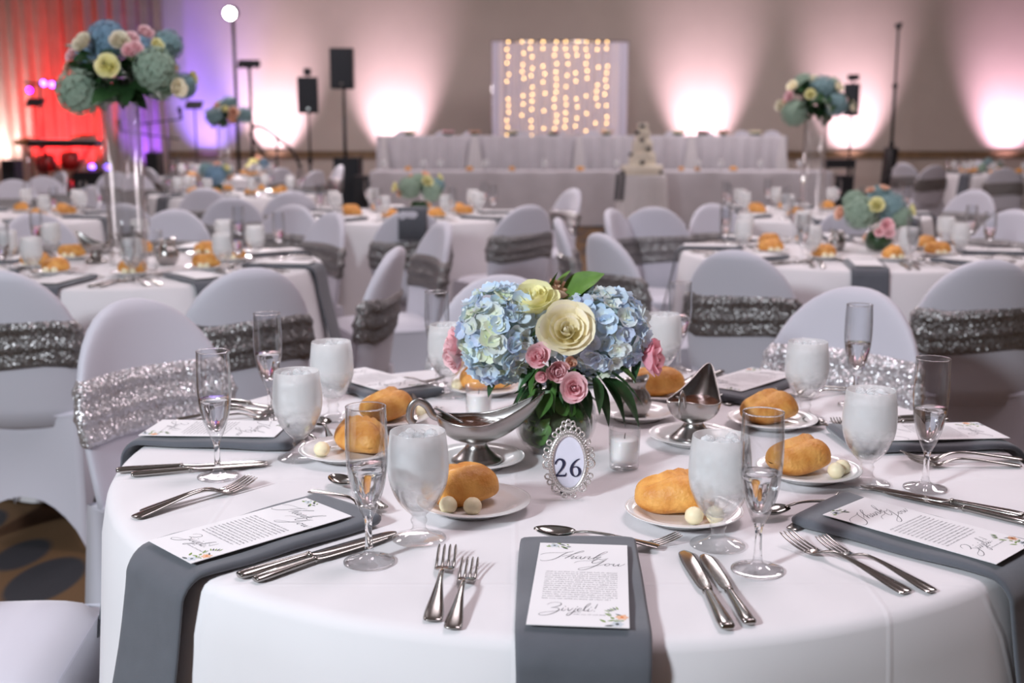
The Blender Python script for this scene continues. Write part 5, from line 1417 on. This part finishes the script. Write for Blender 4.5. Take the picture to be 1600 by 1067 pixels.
# stair handrail
HY = 17.4
t = thing('handrail', 'bent metal stair handrail before the pink lit wall', 'handrail', (0, 0, 0))
pts = [onY(x, y, HY) for x, y in ((415, 242), (400, 224), (391, 208), (398, 198), (410, 199), (432, 214), (456, 235), (470, 262))]
obj('rail', MB().tube(cr(pts, 4), .022, 8).mesh('rail', M['pole']), t)
for px, py in ((393, 205), (432, 214), (468, 258)):
    q = onY(px, py, HY); obj('post', MB().tube([(q.x, HY, 0.01), (q.x, HY, q.z)], .018, 8).mesh('post', M['pole']), t)
# band gear on the left
BY = 16.9
def mic_stand(px, py, bx, by, label, Y=BY):
    a_, b_ = onY(px, py, Y), onY(bx, by, Y)
    t_ = thing('microphone_stand', label, 'stand', (a_.x, Y, 0))
    obj('base', MB().lathe([(.001, .005), (.14, .005), (.14, .02), (.02, .04), (.001, .04)], 16).mesh('mic_base', M['black']), t_)
    obj('pole', MB().tube([(0, 0, .03), (0, 0, a_.z)], .013, 8).mesh('mic_pole', M['pole']), t_)
    obj('boom', MB().tube([(-(b_.x-a_.x)*.25, 0, a_.z-(b_.z-a_.z)*.25), (b_.x-a_.x, 0, b_.z)], .011, 8).mesh('mic_boom', M['pole']), t_)
    obj('microphone', MB().lathe([(.001, 0), (.016, 0), (.022, .12), (.034, .14), (.034, .18), (.001, .2)], 12, T=Matrix.Translation((b_.x-a_.x, 0, b_.z)) @ Matrix.Rotation(.6, 4, 'X')).mesh('microphone', M['black']), t_)
mic_stand(232, 192, 284, 186, 'microphone boom stand reaching out beside the tall vase')
mic_stand(262, 215, 190, 205, 'low microphone boom stand behind the tall vase glass', BY+.3)
def music_stand(px, py, label, Y=BY):
    a_ = onY(px, py, Y); t_ = thing('music_stand', label, 'stand', (a_.x, Y, 0))
    obj('desk', MB().box((0, 0, 0), (.24, .02, .16), T=Matrix.Translation((0, 0, a_.z)) @ Matrix.Rotation(-.9, 4, 'X')).mesh('desk', M['black'], False), t_)
    obj('pole', MB().tube([(0, 0, .05), (0, .03, a_.z)], .012, 8).mesh('music_pole', M['pole']), t_)
    for k in range(3):
        a2 = k*2.09; obj('leg', MB().tube([(0, 0, .25), (.26*cos(a2), .26*sin(a2), .01)], .009, 6).mesh('music_leg', M['pole']), t_)
music_stand(303, 164, 'black music stand before the blue lit wall')
music_stand(55, 160, 'black music stand before the red lit drape', BY-.8)
def amp(px0, px1, py0, Y, label):
    a_, b_ = onY(px0, py0, Y), onY(px1, py0, Y); t_ = thing('amplifier', label, 'amplifier', ((a_.x+b_.x)/2, Y, 0)); wd_ = b_.x-a_.x
    obj('cabinet', MB().box((0, 0, a_.z/2), (wd_, .3, a_.z)).mesh('amp_cab', M['black'], False), t_)
    obj('grille', MB().box((0, -.156, a_.z*.42), (wd_*.9, .012, a_.z*.74)).mesh('amp_grille', M['grille'], False), t_)
    obj('handle', MB().tube([(-wd_*.2, 0, a_.z), (-wd_*.15, 0, a_.z+.03), (wd_*.15, 0, a_.z+.03), (wd_*.2, 0, a_.z)], .01, 6).mesh('amp_handle', M['pole']), t_)
amp(232, 250, 238, BY-.45, 'tall black amplifier beside the crossed keyboard stand')
amp(120, 178, 268, BY-.7, 'wide black amplifier under blue glow before the keyboard')
amp(8, 28, 250, BY-.4, 'small black amplifier beside the drums')
# keyboard on an X stand
a, b = onY(76, 224, BY), onY(128, 224, BY)
t = thing('keyboard', 'dark stage keyboard on a crossed stand before the red drape', 'keyboard', ((a.x+b.x)/2, BY, 0)); wk_ = b.x-a.x+.5
obj('case', MB().box((0, 0, a.z), (wk_, .34, .10)).mesh('keyboard_case', M['black'], False), t)
obj('keys', MB().box((0, -.06, a.z+.055), (wk_*.92, .16, .012)).mesh('keyboard_keys', M['china'], False), t)
for s_ in (-1, 1): obj('stand_leg', MB().tube([(s_*.36, 0, .02), (-s_*.36, 0, a.z-.05)], .018, 8).mesh('stand_leg', M['pole']), t)
# crossed guitar stand
t = thing('folding_stand', 'folding crossed stand beside the tall black amplifier', 'stand', (onY(262, 235, BY).x, BY, 0))
for s_ in (-1, 1): obj('leg', MB().tube([(s_*.16, 0, .02), (-s_*.16, 0, .95)], .014, 8).mesh('cross_leg', M['pole']), t)
# drums
c_ = onY(40, 222, BY); 
t = thing('drum_kit', 'drum kit with dark bass drum and cymbals before the drape', 'drums', (c_.x, BY+1.05, 0))
obj('bass_drum', MB().lathe([(.001, 0), (.27, 0), (.28, .01), (.28, .4), (.27, .41), (.001, .41)], 28, T=Matrix.Translation((.05, .2, .29)) @ Matrix.Rotation(pi/2, 4, 'X')).mesh('bass_drum', M['red_shell']), t)
obj('drum_head', MB().lathe([(.001, 0), (.255, 0)], 28, T=Matrix.Translation((.05, -.215, .29)) @ Matrix.Rotation(pi/2, 4, 'X')).mesh('drum_head', M['black']), t)
for x, z, r in ((-.18, .72, .15), (.2, .76, .14)):
    obj('tom', MB().lathe([(.001, 0), (r, 0), (r, .2), (.001, .2)], 20, T=Matrix.Translation((x, .1, z)) @ Matrix.Rotation(.35, 4, 'X')).mesh('tom', M['red_shell']), t)
for x, z in ((-.42, 1.15), (.45, 1.2)):
    obj('cymbal', MB().lathe([(.001, .03), (.03, .03), (.06, .012), (.2, 0), (.2, -.003), (.001, .0)], 24, T=Matrix.Translation((x, 0, z)) @ Matrix.Rotation(.3, 4, 'X')).mesh('cymbal', mat('brass', (.7, .5, .2), .25, 1)), t)
    obj('cymbal_stand', MB().tube([(x, 0, .02), (x, 0, z)], .011, 6).mesh('cymbal_stand', M['chrome']), t)
# coloured band lamps
def led(px, py, col, label, Y=BY+.4, e=9):
    p_ = onY(px, py, Y); t_ = thing('stage_lamp', label, 'stage light', (p_.x, Y, p_.z), 0, rot=(pi/2+.2, 0, 0))
    obj('housing', PAR[0], t_, (0, 0, -.1), scale=.6); obj('lens', PAR[1].mesh('led_lens', mat('led_%d' % px, col, .4, emit=col, estr=e)), t_, (0, 0, -.09), scale=.6)
led(68, 130, (.35, .12, 1.0), 'glowing violet lamp on the lamp bar before the red drape'); led(81, 132, (.45, .1, 1.0), 'purple glowing lamp at the end of the lamp bar before the drape')
led(46, 141, (.8, .02, .8), 'glowing magenta lamp above the music stand before the drape'); 

for px, lab in ((144, 'glowing blue lamp on the middle of the wide amplifier'), (167, 'glowing blue lamp on the end of the wide amplifier')):
    led(px, 261.0, (.22, .1, 1.0), lab, BY-.7)
p = onY(62, 140, BY+.45)
t = thing('lamp_bar', 'dark tee bar on a pole carrying violet lamps', 'stand', (p.x, BY+.45, 0))
obj('base', MB().lathe([(.001, .001), (.16, .001), (.16, .02), (.03, .05), (.001, .05)], 16).mesh('lamp_base', M['black']), t); obj('pole', MB().tube([(0, 0, .05), (0, 0, p.z+.1)], .018, 8).mesh('lamp_pole', M['pole']), t); obj('bar', MB().tube([(-.22, 0, p.z+.1), (.24, 0, p.z+.06)], .016, 8).mesh('lamp_crossbar', M['pole']), t)
# right side equipment
a, b = onY(1288, 249, SY-.5), onY(1332, 262, SY-.5)
t = thing('equipment_table', 'narrow black topped equipment table under the loudspeaker', 'table', ((a.x+b.x)/2, SY-.5, 0)); wd = b.x-a.x
obj('top', MB().box((0, 0, (a.z+b.z)/2), (wd, .3, a.z-b.z)).mesh('equip_top', M['black'], False), t)
for sx in (-1, 1):
    for sy in (-1, 1): obj('leg', MB().tube([(sx*wd*.45, sy*.12, 0), (sx*wd*.45, sy*.12, b.z)], .016, 6).mesh('equip_leg', M['pole']), t)
a, b = onY(1303, 276, SY-.5), onY(1322, 300, SY-.5)
t = thing('equipment_case', 'black road case on the floor by the lower head table end', 'case', ((a.x+b.x)/2, SY-.7, 0))
obj('body', MB().box((0, 0, a.z/2), (b.x-a.x, .3, a.z)).mesh('road_case', M['black'], False), t); obj('lid', MB().box((0, 0, a.z+.015), (b.x-a.x+.015, .31, .03)).mesh('road_lid', M['pole'], False), t)
a, b = onY(1379, 230, SY+.2), onY(1390, 281, SY+.2)
t = thing('equipment_case', 'tall slim black case leaning beside the bare light stand', 'case', ((a.x+b.x)/2, SY+.2, 0), 0, rot=(0, .06, 0))
obj('body', MB().box((0, 0, a.z/2), (b.x-a.x, .25, a.z)).mesh('slim_case', M['black'], False), t); obj('latch', MB().box((0, -.13, a.z*.7), (.04, .015, .05)).mesh('latch', M['chrome'], False), t)
